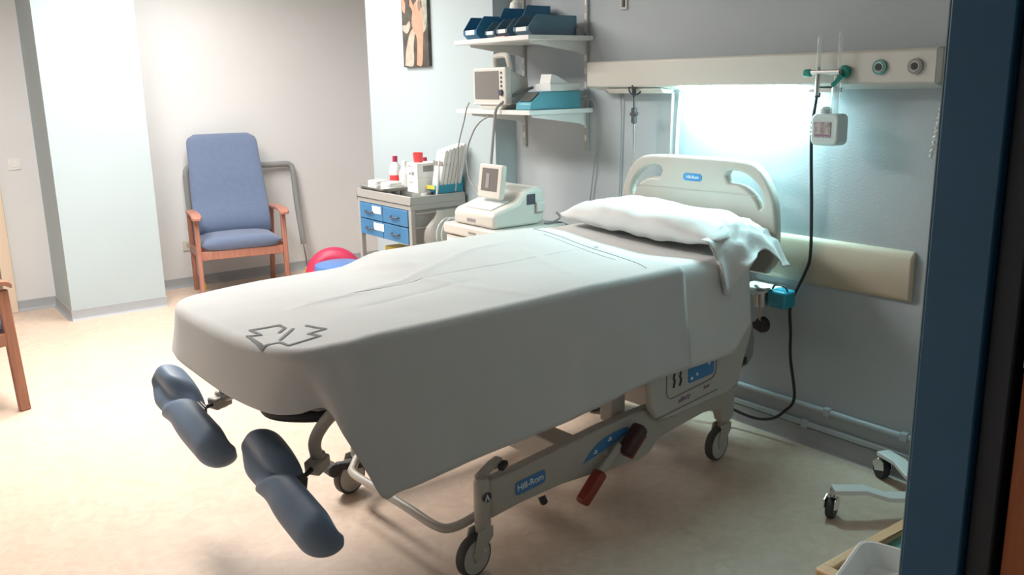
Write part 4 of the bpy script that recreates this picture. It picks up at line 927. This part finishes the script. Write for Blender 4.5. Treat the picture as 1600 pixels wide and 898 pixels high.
# pillow with its open-ended case
t = thing('pillow', 'thick white pillow in a rumpled case lying against the headboard', 'pillow', (2.0, 2.505, 0), TH)
bm = nb(); rows = []
N, Mn = 44, 28
for i in range(N+1):
    s = -1+2*i/N; row = []
    ex = (max(0, 1-abs(s)**5))**.42; exz = (max(0, 1-abs(s)**3.2))**.6
    hu = .185*(.80+.20*ex) if abs(s) < 1 else .14
    hz = .078*max(exz, .03)
    for k in range(Mn):
        a = 2*pi*k/Mn; c, q = cos(a), sin(a)
        uu_ = math.copysign(abs(c)**.62, c)*hu; zz = math.copysign(abs(q)**.75, q)*hz*(1-.25*abs(c)**4)
        if zz < 0: zz *= .55
        v = s*.425
        n = .012*noise.noise(Vector((uu_*7, v*7, zz*6)))+.010*noise.noise(Vector((uu_*18, v*15, zz*9)))
        row.append((.64+uu_-.05*(zz < 0)*0+.0*v, v, .925+zz+n+.010*sin(v*4)))
    rows.append(row)
V = grid(bm, rows, True); bm.faces.new(V[0]); bm.faces.new(V[-1][::-1]); mk('pillow_body', bm, 'linen', t, ang=80)
# case opening hanging over the near side of the mattress
bm = nb(); rows = []
for i in range(27):
    u = .47+.36*i/26; w_ = i/26; row = []
    zt = .93+.05*sin(w_*pi); drop = .14+.03*sin(w_*9)+.05*(w_ < .2)*(1-w_*5)
    for k in range(21):
        s = k/20
        v = -.34-.165*s**.9+.016*sin(w_*15)*s; z = zt-drop*s**1.7+.03*noise.noise(Vector((u*11, s*4, 7)))*(.3+s)+.012*noise.noise(Vector((u*30, s*8, 3)))
        row.append((u+.05*s*(w_-.4), v, z))
    rows.append(row)
grid(bm, rows); mk('pillowcase_end', bm, 'linen', t, solid=.002, ang=80)
bm = nb(); rows = []
for i in range(13):
    s = i/12; row = []
    for k in range(11):
        q = k/10; wd = .15*(1-s*.72)
        u = .44+.02*s+wd*q+.04*s; v = -.385-.075*s**.5-.012*sin(q*pi)*(s); z = .925-.035*s-.17*s**1.4
        row.append((u, v-.01*noise.noise(Vector((u*9, s*3, 1))), z))
    rows.append(row)
grid(bm, rows); mk('pillowcase_flap', bm, 'linen', t, solid=.002, ang=80)

# ---------------------------------------------------------------- right-hand foreground
t = thing('stand_base', 'white five-legged mobile stand base on castors beside the door frame', 'stand', (2.86, 1.36, 0))
def leg5(pts, w=.055):
    bm = nb()
    P = [Vector(p) for p in pts]; rows = []
    for i, p in enumerate(P):
        d = (P[min(i+1, len(P)-1)]-P[max(i-1, 0)]); d.z = 0; d.normalize(); s = Vector((-d.y, d.x, 0))*w/2
        rows.append([p+s, p-s, p-s-Vector((0, 0, .016)), p+s-Vector((0, 0, .016))])
    V = grid(bm, rows, True); bm.faces.new(V[0]); bm.faces.new(V[-1][::-1]); mk('leg', bm, 'white', t, bevel=.002)
def cast2(x, y, rz):
    c = bpy.data.objects.new('castor', None); COL.objects.link(c); c.parent = t; c.location = (x, y, 0); c.rotation_euler = (0, 0, rz)
    bm = nb(); lathe(bm, [(.001, -.014), (.032, -.014), (.036, -.008), (.036, .008), (.032, .014), (.001, .014)], (0, 0, .036), 'Y'); mk('wheel', bm, 'dark', c)
    bm = nb(); prism(bm, [(-.035, .045), (.012, .03), (.03, .06), (.0, .085), (-.03, .075)], -.021, -.016, 'xz'); prism(bm, [(-.035, .045), (.012, .03), (.03, .06), (.0, .085), (-.03, .075)], .016, .021, 'xz'); lathe(bm, [(.001, .08), (.01, .08), (.01, .105), (.001, .105)], (0, 0, 0)); mk('wheel_guard', bm, 'chrome', c, bevel=.001)
for (dx, dy, hx, a) in ((-.30, .245, 1, .3), (.12, .31, 1, 1.2), (.115, .0, 1, .3), (.02, -.28, 1, -.6), (-.22, -.22, 1, .9)):
    e = Vector((dx, dy, 0)); z1 = .112; z0 = .085
    leg5([e+Vector((0, 0, z1)), e*.72+Vector((0, 0, z1)), e*.52+Vector((0, 0, z0)), Vector((0, 0, z0))]); cast2(dx, dy, a)
bm = nb(); lathe(bm, [(.001, .06), (.06, .06), (.06, .10), (.03, .13), (.001, .13)]); mk('hub', bm, 'white', t)
bm = nb(); tube(bm, [(0, 0, .12), (0, 0, 1.1)], .016, 14); mk('pole', bm, 'chrome', t)
t = thing('wooden_trolley', 'pale wooden trolley top with a clear sheet cut off at the bottom right corner', 'trolley', (1.935, .91, 0))
bm = nb(); box(bm, (-.22, -.20, .34), (.26, -.17, .37)); box(bm, (-.22, .15, .34), (.26, .18, .37)); box(bm, (-.25, -.20, .34), (-.22, .18, .37)); box(bm, (.23, -.17, .34), (.26, .15, .37)); mk('wooden_frame', bm, 'palewood', t, bevel=.006)
bm = nb(); box(bm, (-.22, -.17, .345), (.23, .15, .352)); mk('glass_shelf', bm, 'tealgreen', t)
for x in (-.235, .245):
    for y in (-.185, .165):
        bm = nb(); box(bm, (x-.015, y-.015, 0), (x+.015, y+.015, .34)); mk('leg', bm, 'palewood', t, bevel=.003)
t = thing('white_tray', 'white plastic tray standing on the pale wooden trolley', 'tray', (1.725, .84, .371), radians(-74))
bm = nb(); P = []
for (s, z) in ((.88, 0), (1, .055), (1.02, .058), (1.0, .06), (.97, .058), (.86, .008)): P.append([(p[0]*s, p[1]*s, z) for p in rrect(-.17, .17, -.12, .12, .03, 4)])
V = grid(bm, P, True); bm.faces.new(V[0]); bm.faces.new(V[-1][::-1]); mk('tray', bm, 'white', t)

# repeats that belong together share a group phrase
GR = {'wall_conduit': 'pipes along the right wall', 'wall_shelf': 'white wall shelves', 'gauze_stack': 'gauze stacks on the steel tray', 'plastic_bottle': 'bottles on the supply cart',
      'glove_box': 'white cartons stacked on the supply cart', 'armchair': 'blue high-back armchairs', 'monitor_cable': 'cables hanging from the lower shelf', 'ceiling_lamp': 'ceiling lamps'}
for o in bpy.data.objects:
    if o.parent is None and 'label' in o:
        b = o.name.split('.')[0]
        if b in GR: o['group'] = GR[b]
        elif b == 'parts_bin' and o.location.z > 1.5: o['group'] = 'open-front bins on the upper shelf'
